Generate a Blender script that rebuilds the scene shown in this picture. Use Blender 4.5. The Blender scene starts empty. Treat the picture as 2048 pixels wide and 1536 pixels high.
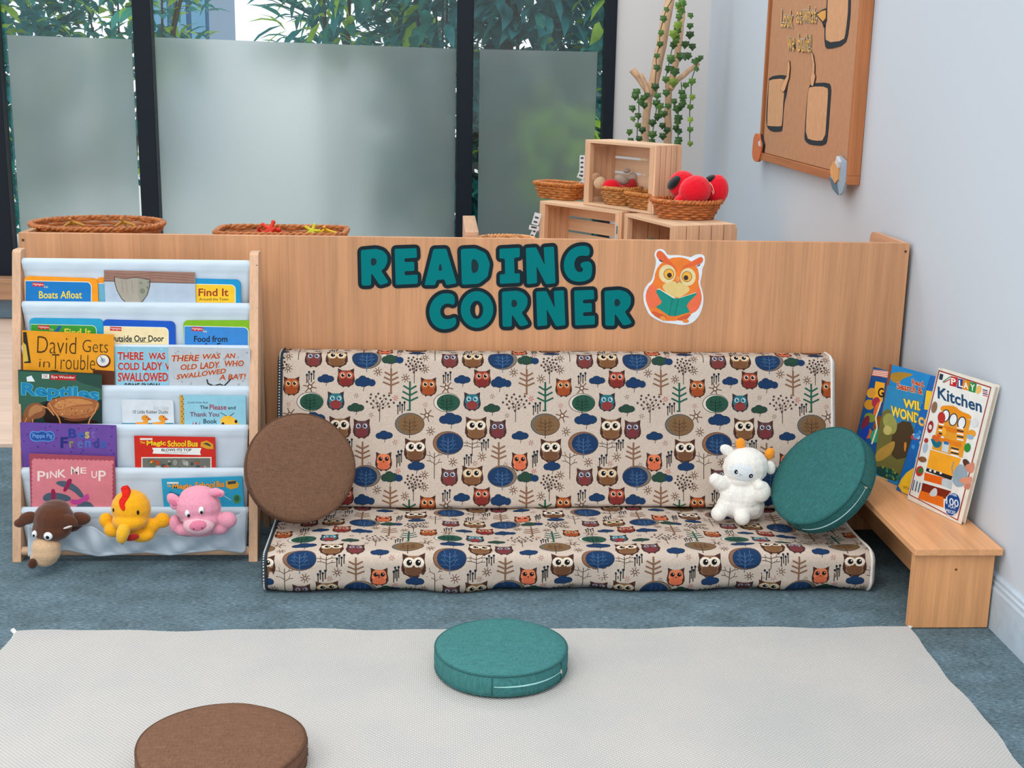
import bpy, math, random
from mathutils import Vector as V, Matrix
from mathutils.geometry import delaunay_2d_cdt, tessellate_polygon
from math import sin, cos, pi, radians, sqrt, atan2, tan

random.seed(7)
SC = bpy.context.scene
COL = SC.collection

# ------------------------------------------------------------- camera, sky, lights, exposure
F_PX, CAM_H = 2600.0, 1.25
_p, _y, _r = radians(13.6), radians(3.3), radians(1.1)
FWD = V((sin(_y) * cos(_p), cos(_y) * cos(_p), -sin(_p)))
_R0 = FWD.cross(V((0, 0, 1))).normalized()
_U0 = _R0.cross(FWD)
RGT = _R0 * cos(_r) + _U0 * sin(_r)
UPV = _U0 * cos(_r) - _R0 * sin(_r)
EYE = V((0, 0, CAM_H))
cam = bpy.data.cameras.new('camera')
cam.lens = 36.0 * F_PX / 2048.0
cam.sensor_width = 36.0
cam.clip_start = 0.05
cam_ob = bpy.data.objects.new('camera', cam)
COL.objects.link(cam_ob)
m3 = Matrix((RGT, UPV, -FWD)).transposed()
cam_ob.matrix_world = Matrix.Translation(EYE) @ m3.to_4x4()
SC.camera = cam_ob

world = bpy.data.worlds.new('sky')
SC.world = world
world.use_nodes = True
_bg = world.node_tree.nodes['Background']
_bg.inputs[0].default_value = (0.93, 0.97, 1.0, 1)
_bg.inputs[1].default_value = 1.6

vs = SC.view_settings
vs.view_transform = 'Standard'
vs.look = 'None'
vs.exposure = -0.36
vs.gamma = 1.0


def panel_light(name, loc, sx, sy, power, col, rot=(0, 0, 0)):
    l = bpy.data.lights.new(name, 'AREA')
    l.shape = 'RECTANGLE'
    l.size, l.size_y = sx, sy
    l.energy = power
    l.color = col
    o = bpy.data.objects.new(name, l)
    o.location = loc
    o.rotation_euler = rot
    COL.objects.link(o)
    return o


# ceiling light panels of the classroom
panel_light('ceiling_light', (-0.6, 1.3, 2.9), 1.2, 1.2, 40, (1, 0.94, 0.86))
panel_light('ceiling_light', (-2.2, 0.2, 2.9), 1.2, 1.2, 40, (1, 0.94, 0.86))
panel_light('ceiling_light', (0.2, -1.2, 2.9), 1.2, 1.2, 40, (1, 0.94, 0.86))
panel_light('ceiling_light', (0.2, 5.0, 2.9), 1.2, 0.6, 20, (1, 0.95, 0.88))


# ------------------------------------------------------------- geometry of the view
def ray(px, py):
    return FWD * F_PX + RGT * (px - 1024) - UPV * (py - 768)


def on(px, py, ax, val):
    d = ray(px, py)
    return EYE + d * ((val - EYE[ax]) / d[ax])


def onp(px, py, p0, n):
    d = ray(px, py)
    return EYE + d * ((p0 - EYE).dot(n) / d.dot(n))


def kpx(px, py, Y):
    return (on(px + 1, py, 1, Y) - on(px, py, 1, Y)).length


# ------------------------------------------------------------- materials
def lin(c):
    if isinstance(c, str):
        c = tuple(int(c[i:i + 2], 16) / 255 for i in (0, 2, 4))
    return tuple(x / 12.92 if x <= 0.04045 else ((x + 0.055) / 1.055) ** 2.4 for x in c)


_M = {}


def nodes_of(m):
    m.use_nodes = True
    nt = m.node_tree
    return nt, nt.nodes, nt.links, nt.nodes['Principled BSDF']


def tex_coord(nt, scale, rot=(0, 0, 0)):
    tc = nt.nodes.new('ShaderNodeTexCoord')
    mp = nt.nodes.new('ShaderNodeMapping')
    mp.inputs['Scale'].default_value = scale
    mp.inputs['Rotation'].default_value = rot
    nt.links.new(tc.outputs['Object'], mp.inputs['Vector'])
    return mp.outputs['Vector']


def noise(nt, vec, scale=5, detail=3, rough=0.5):
    n = nt.nodes.new('ShaderNodeTexNoise')
    n.inputs['Scale'].default_value = scale
    n.inputs['Detail'].default_value = detail
    n.inputs['Roughness'].default_value = rough
    nt.links.new(vec, n.inputs['Vector'])
    return n.outputs['Fac']


def ramp(nt, fac, stops):
    r = nt.nodes.new('ShaderNodeValToRGB')
    e = r.color_ramp.elements
    e[0].position, e[0].color = stops[0][0], (*lin(stops[0][1]), 1)
    e[1].position, e[1].color = stops[-1][0], (*lin(stops[-1][1]), 1)
    for p, c in stops[1:-1]:
        x = e.new(p)
        x.color = (*lin(c), 1)
    nt.links.new(fac, r.inputs['Fac'])
    return r.outputs['Color']


def mixc(nt, a, b, fac, mode='MIX'):
    m = nt.nodes.new('ShaderNodeMix')
    m.data_type = 'RGBA'
    m.blend_type = mode
    for s, v in ((m.inputs[0], fac), (m.inputs[6], a), (m.inputs[7], b)):
        if hasattr(v, 'links'):
            nt.links.new(v, s)
        else:
            s.default_value = v
    return m.outputs[2]


def bump(nt, bs, h, strength, dist):
    b = nt.nodes.new('ShaderNodeBump')
    b.inputs['Strength'].default_value = strength
    b.inputs['Distance'].default_value = dist
    nt.links.new(h, b.inputs['Height'])
    nt.links.new(b.outputs[0], bs.inputs['Normal'])


def shade(c, f):
    if isinstance(c, str):
        c = tuple(int(c[i:i + 2], 16) / 255 for i in (0, 2, 4))
    return tuple(max(0, min(1, x * f)) for x in c)


def mat(c, rough=0.5, kind='plain', key=None):
    k = (c, rough, kind)
    if k in _M:
        return _M[k]
    m = bpy.data.materials.new(f'{kind}_{c}')
    nt, nd, lk, bs = nodes_of(m)
    bs.inputs['Roughness'].default_value = rough
    bs.inputs['Base Color'].default_value = (*lin(c), 1)
    m.diffuse_color = (*lin(c), 1)
    if kind == 'paper':
        bs.inputs['Specular IOR Level'].default_value = 0.06
    if kind == 'plain':
        bs.inputs['Specular IOR Level'].default_value = 0.22
        f = noise(nt, tex_coord(nt, (1, 1, 1)), 40, 2)
        col = ramp(nt, f, [(0.3, shade(c, 0.97)), (0.7, shade(c, 1.02))])
        lk.new(col, bs.inputs['Base Color'])
    elif kind == 'cloth':        # woven cloth
        va = noise(nt, tex_coord(nt, (900, 60, 900)), 1, 2)
        vb = noise(nt, tex_coord(nt, (60, 900, 60)), 1, 2)
        ad = nd.new('ShaderNodeMath'); ad.operation = 'ADD'
        lk.new(va, ad.inputs[0]); lk.new(vb, ad.inputs[1])
        ml = nd.new('ShaderNodeMath'); ml.operation = 'MULTIPLY'; ml.inputs[1].default_value = 0.5
        lk.new(ad.outputs[0], ml.inputs[0])
        col = ramp(nt, ml.outputs[0], [(0.32, shade(c, 0.80)), (0.68, shade(c, 1.14))])
        lk.new(col, bs.inputs['Base Color'])
        bump(nt, bs, ml.outputs[0], 0.35, 0.001)
        bs.inputs['Specular IOR Level'].default_value = 0.15
    elif kind == 'print':        # printed canvas
        f = noise(nt, tex_coord(nt, (350, 700, 700)), 1, 2)
        col = ramp(nt, f, [(0.3, shade(c, 0.90)), (0.7, shade(c, 1.06))])
        lk.new(col, bs.inputs['Base Color'])
        bump(nt, bs, f, 0.25, 0.0006)
        bs.inputs['Specular IOR Level'].default_value = 0.1
    elif kind == 'plush':
        f = noise(nt, tex_coord(nt, (1, 1, 1)), 260, 4, 0.7)
        col = ramp(nt, f, [(0.25, shade(c, 0.90)), (0.7, shade(c, 1.05))])
        lk.new(col, bs.inputs['Base Color'])
        bump(nt, bs, f, 0.45, 0.003)
        bs.inputs['Sheen Weight'].default_value = 0.35
        bs.inputs['Sheen Roughness'].default_value = 0.5
        bs.inputs['Specular IOR Level'].default_value = 0.1
    elif kind == 'sling':
        f = noise(nt, tex_coord(nt, (14, 14, 40)), 1, 2)
        bump(nt, bs, f, 0.15, 0.004)
        bs.inputs['Specular IOR Level'].default_value = 0.15
    elif kind == 'wicker':
        f = noise(nt, tex_coord(nt, (60, 60, 160)), 1, 3)
        col = ramp(nt, f, [(0.3, shade(c, 0.72)), (0.7, shade(c, 1.12))])
        lk.new(col, bs.inputs['Base Color'])
        bump(nt, bs, f, 0.3, 0.002)
    elif kind == 'wall':
        f = noise(nt, tex_coord(nt, (1, 1, 1)), 180, 3)
        bump(nt, bs, f, 0.08, 0.001)
    _M[k] = m
    return m


def wood(c, axis=2, key='pine', rough=0.45, contrast=0.12, fine=1.0):
    """timber with its grain along one axis of the object"""
    k = (c, axis, key, rough, contrast)
    if k in _M:
        return _M[k]
    m = bpy.data.materials.new(f'wood_{key}_{axis}_{c}')
    nt, nd, lk, bs = nodes_of(m)
    bs.inputs['Roughness'].default_value = rough
    s = [34 * fine] * 3
    s[axis] = 1.6 * fine
    v = tex_coord(nt, s)
    f = noise(nt, v, 1, 5, 0.6)
    s2 = [240 * fine] * 3
    s2[axis] = 6 * fine
    g = noise(nt, tex_coord(nt, s2), 1, 3, 0.6)
    s3 = [5 * fine] * 3
    s3[axis] = 0.5 * fine
    h = noise(nt, tex_coord(nt, s3), 1, 2, 0.5)
    c1 = ramp(nt, f, [(0.28, shade(c, 1 - contrast)), (0.72, shade(c, 1 + contrast * 0.6))])
    c2 = ramp(nt, g, [(0.3, shade('ffffff', 1 - contrast * 0.8)), (0.6, 'ffffff')])
    c3 = ramp(nt, h, [(0.3, shade('ffffff', 1 - contrast * 0.7)), (0.7, 'ffffff')])
    a = mixc(nt, c1, c2, 1.0, 'MULTIPLY')
    a = mixc(nt, a, c3, 1.0, 'MULTIPLY')
    lk.new(a, bs.inputs['Base Color'])
    bump(nt, bs, g, 0.08, 0.0006)
    bs.inputs['Specular IOR Level'].default_value = 0.3
    _M[k] = m
    return m


# ------------------------------------------------------------- scene objects
def tag(o, label, cat, group=None, kind=None):
    o['label'] = label
    o['category'] = cat
    if group:
        o['group'] = group
    if kind:
        o['kind'] = kind
    return o


def thing(name, label, cat, loc=(0, 0, 0), group=None, rot=(0, 0, 0), kind=None):
    o = bpy.data.objects.new(name, None)
    o.empty_display_size = 0.05
    o.location = loc
    o.rotation_euler = rot
    COL.objects.link(o)
    return tag(o, label, cat, group, kind)


class MB:
    """collects faces for one mesh object"""
    def __init__(s):
        s.v, s.f, s.m, s.mats = [], [], [], []

    def mi(s, m):
        if m not in s.mats:
            s.mats.append(m)
        return s.mats.index(m)

    def add(s, vs_, fs, m):
        b = len(s.v)
        s.v += [tuple(p) for p in vs_]
        i = s.mi(m)
        for f in fs:
            s.f.append(tuple(b + j for j in f))
            s.m.append(i)

    def box(s, lo, hi, m, mx=None):
        x0, y0, z0 = lo
        x1, y1, z1 = hi
        vs_ = [V(p) for p in ((x0, y0, z0), (x1, y0, z0), (x1, y1, z0), (x0, y1, z0), (x0, y0, z1), (x1, y0, z1), (x1, y1, z1), (x0, y1, z1))]
        if mx:
            vs_ = [mx @ p for p in vs_]
        s.add(vs_, [(0, 3, 2, 1), (4, 5, 6, 7), (0, 1, 5, 4), (1, 2, 6, 5), (2, 3, 7, 6), (3, 0, 4, 7)], m)
        return s

    def hexa(s, q, d, m):
        """prism of a quad q along d"""
        q = [V(p) for p in q]
        d = V(d)
        s.add(q + [p + d for p in q], [(3, 2, 1, 0), (4, 5, 6, 7), (0, 1, 5, 4), (1, 2, 6, 5), (2, 3, 7, 6), (3, 0, 4, 7)], m)
        return s

    def prism(s, poly, d, m):
        n = len(poly)
        poly = [V(p) for p in poly]
        d = V(d)
        s.add(poly + [p + d for p in poly], [tuple(range(n - 1, -1, -1)), tuple(range(n, 2 * n))] + [(i, (i + 1) % n, n + (i + 1) % n, n + i) for i in range(n)], m)
        return s

    def tube(s, pts, r, m, n=8, caps=True, closed=False):
        pts = [V(p) for p in pts]
        k = len(pts)
        rr = r if isinstance(r, (list, tuple)) else [r] * k
        vs_, fs = [], []
        up = None
        for i, p in enumerate(pts):
            if closed:
                t = pts[(i + 1) % k] - pts[i - 1]
            else:
                t = pts[min(i + 1, k - 1)] - pts[max(i - 1, 0)]
            if t.length < 1e-9:
                t = V((0, 0, 1))
            t.normalize()
            if up is None:
                up = t.orthogonal().normalized()
            up = (up - t * up.dot(t))
            if up.length < 1e-6:
                up = t.orthogonal()
            up.normalize()
            w = t.cross(up)
            for j in range(n):
                a = 2 * pi * j / n
                vs_.append(p + (up * cos(a) + w * sin(a)) * rr[i])
        for i in range(k if closed else k - 1):
            for j in range(n):
                a, b = i * n + j, i * n + (j + 1) % n
                c, d = ((i + 1) % k) * n + (j + 1) % n, ((i + 1) % k) * n + j
                fs.append((a, b, c, d))
        if caps and not closed:
            fs.append(tuple(range(n - 1, -1, -1)))
            fs.append(tuple((k - 1) * n + j for j in range(n)))
        s.add(vs_, fs, m)
        return s

    def lathe(s, prof, m, n=48, mx=None, cap=True):
        vs_, fs = [], []
        for r, z in prof:
            for j in range(n):
                a = 2 * pi * j / n
                p = V((r * cos(a), r * sin(a), z))
                vs_.append(mx @ p if mx else p)
        k = len(prof)
        for i in range(k - 1):
            for j in range(n):
                fs.append((i * n + j, i * n + (j + 1) % n, (i + 1) * n + (j + 1) % n, (i + 1) * n + j))
        if cap:
            fs.append(tuple(range(n - 1, -1, -1)))
            fs.append(tuple((k - 1) * n + j for j in range(n)))
        s.add(vs_, fs, m)
        return s

    def ball(s, c, r, m, n=12, mx=None):
        r = r if isinstance(r, (tuple, list)) else (r, r, r)
        c = V(c)
        vs_, fs = [], []
        k = n // 2 + 1
        for i in range(1, k):
            t = pi * i / k
            for j in range(n):
                a = 2 * pi * j / n
                p = V((r[0] * sin(t) * cos(a), r[1] * sin(t) * sin(a), r[2] * cos(t)))
                vs_.append(c + (mx @ p if mx else p))
        for i in range(k - 2):
            for j in range(n):
                fs.append((i * n + j, (i + 1) * n + j, (i + 1) * n + (j + 1) % n, i * n + (j + 1) % n))
        t0 = V((0, 0, r[2]))
        vs_.append(c + (mx @ t0 if mx else t0))
        vs_.append(c - (mx @ t0 if mx else t0))
        a, b = len(vs_) - 2, len(vs_) - 1
        for j in range(n):
            fs.append((a, j, (j + 1) % n))
            fs.append((b, (k - 2) * n + (j + 1) % n, (k - 2) * n + j))
        s.add(vs_, fs, m)
        return s

    def grid(s, fn, nu, nv, m):
        vs_ = [fn(i / nu, j / nv) for i in range(nu + 1) for j in range(nv + 1)]
        fs = [(i * (nv + 1) + j, (i + 1) * (nv + 1) + j, (i + 1) * (nv + 1) + j + 1, i * (nv + 1) + j + 1) for i in range(nu) for j in range(nv)]
        s.add(vs_, fs, m)
        return s

    def build(s, name, parent=None, smooth=None, bevel=0, local=False, solid=0):
        me = bpy.data.meshes.new(name)
        off = V((0, 0, 0))
        if parent is not None and not local:
            q = parent
            while q is not None:
                off += V(q.location)
                q = q.parent
        me.from_pydata([tuple(V(p) - off) for p in s.v], [], s.f)
        for m in s.mats:
            me.materials.append(m)
        me.polygons.foreach_set('material_index', s.m)
        if smooth is not None:
            me.polygons.foreach_set('use_smooth', [True] * len(s.f))
            me.set_sharp_from_angle(angle=radians(smooth))
        me.update()
        o = bpy.data.objects.new(name, me)
        COL.objects.link(o)
        if parent is not None:
            o.parent = parent
        if solid:
            md = o.modifiers.new('thickness', 'SOLIDIFY')
            md.thickness = solid
            md.offset = 0
        if bevel:
            md = o.modifiers.new('edges', 'BEVEL')
            md.width = bevel
            md.segments = 2
            md.limit_method = 'ANGLE'
            md.angle_limit = radians(40)
        return o


def blob(name, parent, balls, m, voxel=0.004, smooth=8, local=False):
    """one continuous plush body grown from rounded masses"""
    b = MB()
    for c, r, *e in balls:
        mx = e[0] if e else None
        b.ball(c, r, m, 14, mx)
    o = b.build(name, parent, smooth=180, local=local)
    md = o.modifiers.new('skin', 'REMESH')
    md.mode = 'VOXEL'
    md.voxel_size = voxel
    md.use_smooth_shade = True
    sm = o.modifiers.new('soft', 'SMOOTH')
    sm.factor = 0.5
    sm.iterations = smooth
    return o


def rotm(ax, deg):
    return Matrix.Rotation(radians(deg), 3, ax)


# ------------------------------------------------------------- flat artwork (print, lettering)
def chaikin(p, n=1):
    for _ in range(n):
        q = []
        for i in range(len(p)):
            a, b = p[i], p[(i + 1) % len(p)]
            q += [(a[0] * .75 + b[0] * .25, a[1] * .75 + b[1] * .25), (a[0] * .25 + b[0] * .75, a[1] * .25 + b[1] * .75)]
        p = q
    return p


def soften(p, f=.16, cap=9e9, n=3):
    """rounds each corner of a polygon a little"""
    out = []
    k = len(p)
    for i in range(k):
        a, b, c = V(p[i - 1]), V(p[i]), V(p[(i + 1) % k])
        r1, r2 = min(cap, (a - b).length * .45), min(cap, (c - b).length * .45)
        r1, r2 = min(r1, (a - b).length * .45), min(r2, (c - b).length * .45)
        s_, e_ = b + (a - b).normalized() * r1, b + (c - b).normalized() * r2
        for j in range(n + 1):
            t = j / n
            q = s_ * (1 - t) ** 2 + b * 2 * t * (1 - t) + e_ * t * t
            out.append((q.x, q.y))
    return out


def ell(cx, cy, rx, ry, n=20, rot=0.0):
    c, s_ = cos(rot), sin(rot)
    return [(cx + rx * cos(2 * pi * i / n) * c - ry * sin(2 * pi * i / n) * s_, cy + rx * cos(2 * pi * i / n) * s_ + ry * sin(2 * pi * i / n) * c) for i in range(n)]


def rect(x0, y0, x1, y1, sl=0.0):
    return [(x0, y0), (x1, y0 + sl * (x1 - x0)), (x1, y1 + sl * (x1 - x0)), (x0, y1)]


def stroke(pts, w):
    """thick line as quads"""
    out = []
    for a, b in zip(pts, pts[1:]):
        d = V((b[0] - a[0], b[1] - a[1]))
        if d.length < 1e-9:
            continue
        d.normalize()
        n = V((-d.y, d.x)) * w / 2
        e = d * w * 0.25
        out.append([(a[0] + n.x - e.x, a[1] + n.y - e.y), (b[0] + n.x + e.x, b[1] + n.y + e.y), (b[0] - n.x + e.x, b[1] - n.y + e.y), (a[0] - n.x - e.x, a[1] - n.y - e.y)])
    return out


_TX = {}


def glyphs(s, bold=0.0, shear=0.0, res=3):
    k = (s, bold, shear)
    if k not in _TX:
        c = bpy.data.curves.new('t', 'FONT')
        c.body = s
        c.size = 1
        c.offset = bold
        c.shear = shear
        c.resolution_u = res
        c.fill_mode = 'FRONT'
        o = bpy.data.objects.new('t', c)
        me = o.to_mesh()
        vs_ = [(v.co.x, v.co.y) for v in me.vertices]
        fs = [tuple(p.vertices) for p in me.polygons]
        o.to_mesh_clear()
        bpy.data.objects.remove(o)
        bpy.data.curves.remove(c)
        _TX[k] = (vs_, fs)
    return _TX[k]


class Art:
    """flat coloured shapes; each layer lies a hair above the one before"""
    def __init__(s):
        s.items = []
        s.l = 0

    def up(s):
        s.l += 1
        return s

    def poly(s, p, c, l=None):
        s.items.append((p, [tuple(range(len(p)))], c, s.l if l is None else l))
        return s

    def polys(s, ps, c, l=None):
        for p in ps:
            s.poly(p, c, l)
        return s

    def line(s, pts, w, c, l=None):
        return s.polys(stroke(pts, w), c, l)

    def text(s, t, x0, y0, x1, y1, c, bold=0.0, shear=0.0, sl=0.0, l=None, outline=None, ow=0.03):
        """lettering whose ink fills the box x0..x1, y0 (top)..y1 (bottom); sl = slope of the line"""
        vs_, fs = glyphs(t, bold, shear)
        xs = [p[0] for p in vs_]
        ys = [p[1] for p in vs_]
        a, b, cc, d = min(xs), max(xs), min(ys), max(ys)

        def tr(vv):
            o = []
            for x, y in vv:
                px = x0 + (x - a) / (b - a) * (x1 - x0)
                o.append((px, y1 - (y - cc) / (d - cc) * (y1 - y0) + sl * (px - x0)))
            return o
        if outline:
            v2, f2 = glyphs(t, bold + ow, shear)
            s.items.append((tr(v2), f2, outline, s.l if l is None else l))
            s.l += 1
        s.items.append((tr(vs_), fs, c, s.l if l is None else l))
        return s

    def emit(s, mb, fmap, n, base=0.0004, dz=0.00006, rough=0.45, kind='plain'):
        n = V(n)
        for i, (p, fs, c, l) in enumerate(s.items):
            q = [fmap(x, y) + n * (base + l * dz + i * 4e-6) for x, y in p]
            mb.add(q, fs, mat(c, rough, kind))


def cutout(mb, polys, fmap, n, z0, z1, m, hole=None):
    """union of overlapping 2-D polygons as one flat sheet with an edge"""
    vs_, fcs = [], []
    for p in polys:
        b = len(vs_)
        ar = sum(p[i][0] * p[(i + 1) % len(p)][1] - p[(i + 1) % len(p)][0] * p[i][1] for i in range(len(p)))
        if ar < 0:
            p = p[::-1]
        vs_ += [V(x) for x in p]
        fcs.append(list(range(b, b + len(p))))
    r = delaunay_2d_cdt(vs_, [], fcs, 1, 1e-4)
    n = V(n)
    pts, tris = r[0], r[2]
    top = [fmap(p[0], p[1]) + n * z1 for p in pts]
    bot = [fmap(p[0], p[1]) + n * z0 for p in pts]
    tris = [tuple(t) for t in tris]
    k = len(top)
    ed = {}
    for t in tris:
        for i in range(len(t)):
            a, b = t[i], t[(i + 1) % len(t)]
            ed[(a, b)] = 1
    side = [(b, a, a + k, b + k) for (a, b) in ed if (b, a) not in ed]
    mb.add(top + bot, tris + side, m)


def grow(poly, w, n=14):
    """the polygon with a rounded margin of width w, as overlapping pieces"""
    out = [poly]
    k = len(poly)
    for i in range(k):
        a, b = V(poly[i]), V(poly[(i + 1) % k])
        d = b - a
        if d.length < 1e-6:
            continue
        e = V((-d.y, d.x)).normalized() * w
        out.append([tuple(a + e), tuple(b + e), tuple(b - e), tuple(a - e)])
        out.append(ell(a.x, a.y, w, w, n))
    return out

# ================================================================= SETTING
XW = 1.302      # right wall
YW = 6.5        # window wall
YP = 3.5        # front of the cabinet back panel


def carpet_mat():
    m = bpy.data.materials.new('carpet')
    nt, nd, lk, bs = nodes_of(m)
    bs.inputs['Roughness'].default_value = 0.95
    bs.inputs['Specular IOR Level'].default_value = 0.05
    a = noise(nt, tex_coord(nt, (75, 330, 100)), 1, 4, 0.75)
    b = noise(nt, tex_coord(nt, (9, 14, 10)), 1, 3, 0.6)
    c1 = ramp(nt, a, [(0.30, '3d525d'), (0.45, '5e7581'), (0.58, '78909b'), (0.72, 'adbcc1')])
    c2 = ramp(nt, b, [(0.3, 'd8d4d0'), (0.7, 'ffffff')])
    lk.new(mixc(nt, c1, c2, 1.0, 'MULTIPLY'), bs.inputs['Base Color'])
    bump(nt, bs, a, 0.5, 0.003)
    return m


b = MB()
b.box((-4, -1.5, -0.05), (XW + 0.1, YW + 0.1, 0), carpet_mat())
tag(b.build('floor'), 'blue grey flecked carpet floor of the room', 'floor', kind='structure')

M_WALL = mat('c6cfd9', 0.75, 'wall')
M_WALLB = mat('d9d5d3', 0.75, 'wall')
b = MB()
b.box((XW, -1.5, 0), (XW + 0.12, YW + 0.1, 2.9), M_WALL)
tag(b.build('wall_right'), 'pale blue grey painted wall behind the bench and cork board', 'wall', kind='structure')

# window posts
post_px = [((-22, 200), (11, 200)), ((272, 100), (308, 100)), ((914, 60), (947, 60)), ((1206, 140), (1228, 140))]
post_x = [(on(*a, 1, YW).x, on(*c, 1, YW).x) for a, c in post_px]
Z_SILL = on(10, 551, 1, YW - 0.04).z
Z_SILL0 = on(10, 600, 1, YW - 0.15).z
b = MB()
b.box((post_x[3][1], YW - 0.03, 0), (XW, YW + 0.1, 2.9), M_WALLB)
b.box((-4, YW, 0), (post_x[3][1], YW + 0.1, Z_SILL), mat('8fa9ba', 0.8))
b.box((-4, YW, 2.6), (post_x[3][1], YW + 0.1, 2.9), M_WALLB)
tag(b.build('wall_back'), 'off white wall strip between the window and the corner', 'wall', kind='structure')

b = MB()
prof = [(0, 0), (-0.014, 0), (-0.014, 0.098), (-0.011, 0.104), (-0.011, 0.112), (-0.008, 0.116), (-0.008, 0.124), (-0.003, 0.13), (0, 0.13)]
b.prism([(XW + x, -1.5, z) for x, z in prof], (0, YW + 1.46, 0), mat('b9cad8', 0.45))
tag(b.build('baseboard_right', smooth=20), 'pale moulded skirting board along the right wall', 'baseboard', kind='structure')

M_SILL = wood('b98e6e', 0, 'sill')
b = MB()
b.box((-4, YW - 0.15, Z_SILL0), (post_x[3][1], YW, Z_SILL), M_SILL)
tag(b.build('trim_1', bevel=0.004), 'brown wooden window ledge at the foot of the black posts', 'window ledge', kind='structure')

M_POST = mat('131c27', 0.5)


def glass_mat():
    m = bpy.data.materials.new('clear_glass')
    m.use_nodes = True
    nt = m.node_tree
    nd = nt.nodes
    nd.remove(nd['Principled BSDF'])
    out = nd['Material Output']
    t = nd.new('ShaderNodeBsdfTransparent')
    t.inputs[0].default_value = (0.955, 0.975, 0.97, 1)
    g = nd.new('ShaderNodeBsdfGlossy')
    g.inputs['Roughness'].default_value = 0.02
    fr = nd.new('ShaderNodeFresnel')
    fr.inputs['IOR'].default_value = 1.4
    mx = nd.new('ShaderNodeMixShader')
    nt.links.new(fr.outputs[0], mx.inputs[0])
    nt.links.new(t.outputs[0], mx.inputs[1])
    nt.links.new(g.outputs[0], mx.inputs[2])
    nt.links.new(mx.outputs[0], out.inputs[0])
    return m


def film_mat():
    m = bpy.data.materials.new('frosted_film')
    m.use_nodes = True
    nt = m.node_tree
    nd = nt.nodes
    nd.remove(nd['Principled BSDF'])
    out = nd['Material Output']
    t = nd.new('ShaderNodeBsdfTranslucent')
    t.inputs[0].default_value = (0.94, 0.985, 0.99, 1)
    r = nd.new('ShaderNodeBsdfRefraction')
    r.inputs['Color'].default_value = (0.95, 0.99, 0.99, 1)
    r.inputs['Roughness'].default_value = 0.55
    r.inputs['IOR'].default_value = 1.25
    mx = nd.new('ShaderNodeMixShader')
    mx.inputs[0].default_value = 0.5
    nt.links.new(t.outputs[0], mx.inputs[1])
    nt.links.new(r.outputs[0], mx.inputs[2])
    d = nd.new('ShaderNodeBsdfDiffuse')
    d.inputs[0].default_value = (0.75, 0.8, 0.82, 1)
    m2 = nd.new('ShaderNodeMixShader')
    m2.inputs[0].default_value = 0.05
    nt.links.new(mx.outputs[0], m2.inputs[1])
    nt.links.new(d.outputs[0], m2.inputs[2])
    nt.links.new(m2.outputs[0], out.inputs[0])
    return m


M_GLASS, M_FILM = glass_mat(), film_mat()
films = [((13.7, 70), (263, 78.6)), ((309, 74.5), (912, 97.6)), ((959.6, 98.3), (1195, 104))]
wl = ['left window bay with frosted film beside the black post', 'wide middle window bay with bright frosted film', 'narrow right window bay with teal frosted film beside the wall']
for i in range(3):
    w = thing(f'window_{i + 1}', wl[i], 'window', (0.5 * (post_x[i][1] + post_x[i + 1][0]), YW, Z_SILL), kind='structure')
    for side in ([0, 1] if i == 2 else [0]):
        px = post_x[i + side]
        MB().box((px[0], YW - 0.05, Z_SILL), (px[1], YW + 0.03, 2.6), M_POST).build('frame', w, bevel=0.003)
    MB().box((post_x[i][1], YW + 0.004, Z_SILL), (post_x[i + 1][0], YW + 0.008, 2.6), M_GLASS).build('pane', w)
    # the film is a thin sheet stuck on the room side of the glass
    (xa, ya), (xb, yb) = films[i]
    A, B = on(xa, ya, 1, YW), on(xb, yb, 1, YW)
    b = MB()
    b.add([(A.x, YW, Z_SILL + 0.01), (B.x, YW, Z_SILL + 0.01), (B.x, YW, B.z), (A.x, YW, A.z)], [(0, 1, 2, 3)], M_FILM)
    b.build('frosted_film', w)

# ---- outside the window
b = MB()
b.box((-14, YW + 0.1, -0.25), (10, 26, -0.1), mat('dfe2e0', 0.9))
tag(b.build('ground'), 'pale paved ground outside the window', 'ground', kind='structure')

rb = random.Random(3)


def leaf(mb, p, d, up, L, W, m):
    """a pointed leaf folded along its midrib"""
    d = d.normalized()
    s = d.cross(up)
    if s.length < 1e-3:
        s = d.orthogonal()
    s.normalize()
    u = s.cross(d).normalized()
    pts = []
    for t, w, h in ((0, 0.08, 0), (0.3, 0.9, 0.04), (0.62, 0.8, 0.02), (1, 0, -0.12)):
        c = p + d * L * t + u * L * h
        pts += [c - s * W * w * .5 + u * W * w * .14, c, c + s * W * w * .5 + u * W * w * .14]
    fs = []
    for i in range(3):
        a = i * 3
        fs += [(a, a + 1, a + 4, a + 3), (a + 1, a + 2, a + 5, a + 4)]
    mb.add(pts, fs, m)


def leaf_mat(c, tr=0.35):
    m = bpy.data.materials.new('leaf_' + c)
    nt, nd, lk, bs = nodes_of(m)
    bs.inputs['Roughness'].default_value = 0.35
    bs.inputs['Specular IOR Level'].default_value = 0.3
    f = noise(nt, tex_coord(nt, (1, 1, 1)), 6, 3)
    lk.new(ramp(nt, f, [(0.3, shade(c, 0.6)), (0.7, shade(c, 1.25))]), bs.inputs['Base Color'])
    t = nd.new('ShaderNodeBsdfTranslucent')
    t.inputs[0].default_value = (*lin(shade(c, 1.3)), 1)
    mx = nd.new('ShaderNodeMixShader')
    mx.inputs[0].default_value = tr
    lk.new(bs.outputs[0], mx.inputs[1])
    lk.new(t.outputs[0], mx.inputs[2])
    lk.new(mx.outputs[0], nd['Material Output'].inputs[0])
    return m


G_DARK, G_MID, G_LITE = leaf_mat('277a80', .28), leaf_mat('3d9088', .38), leaf_mat('9fbf4a', .5)
M_STEM = mat('57503f', 0.8)


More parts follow.
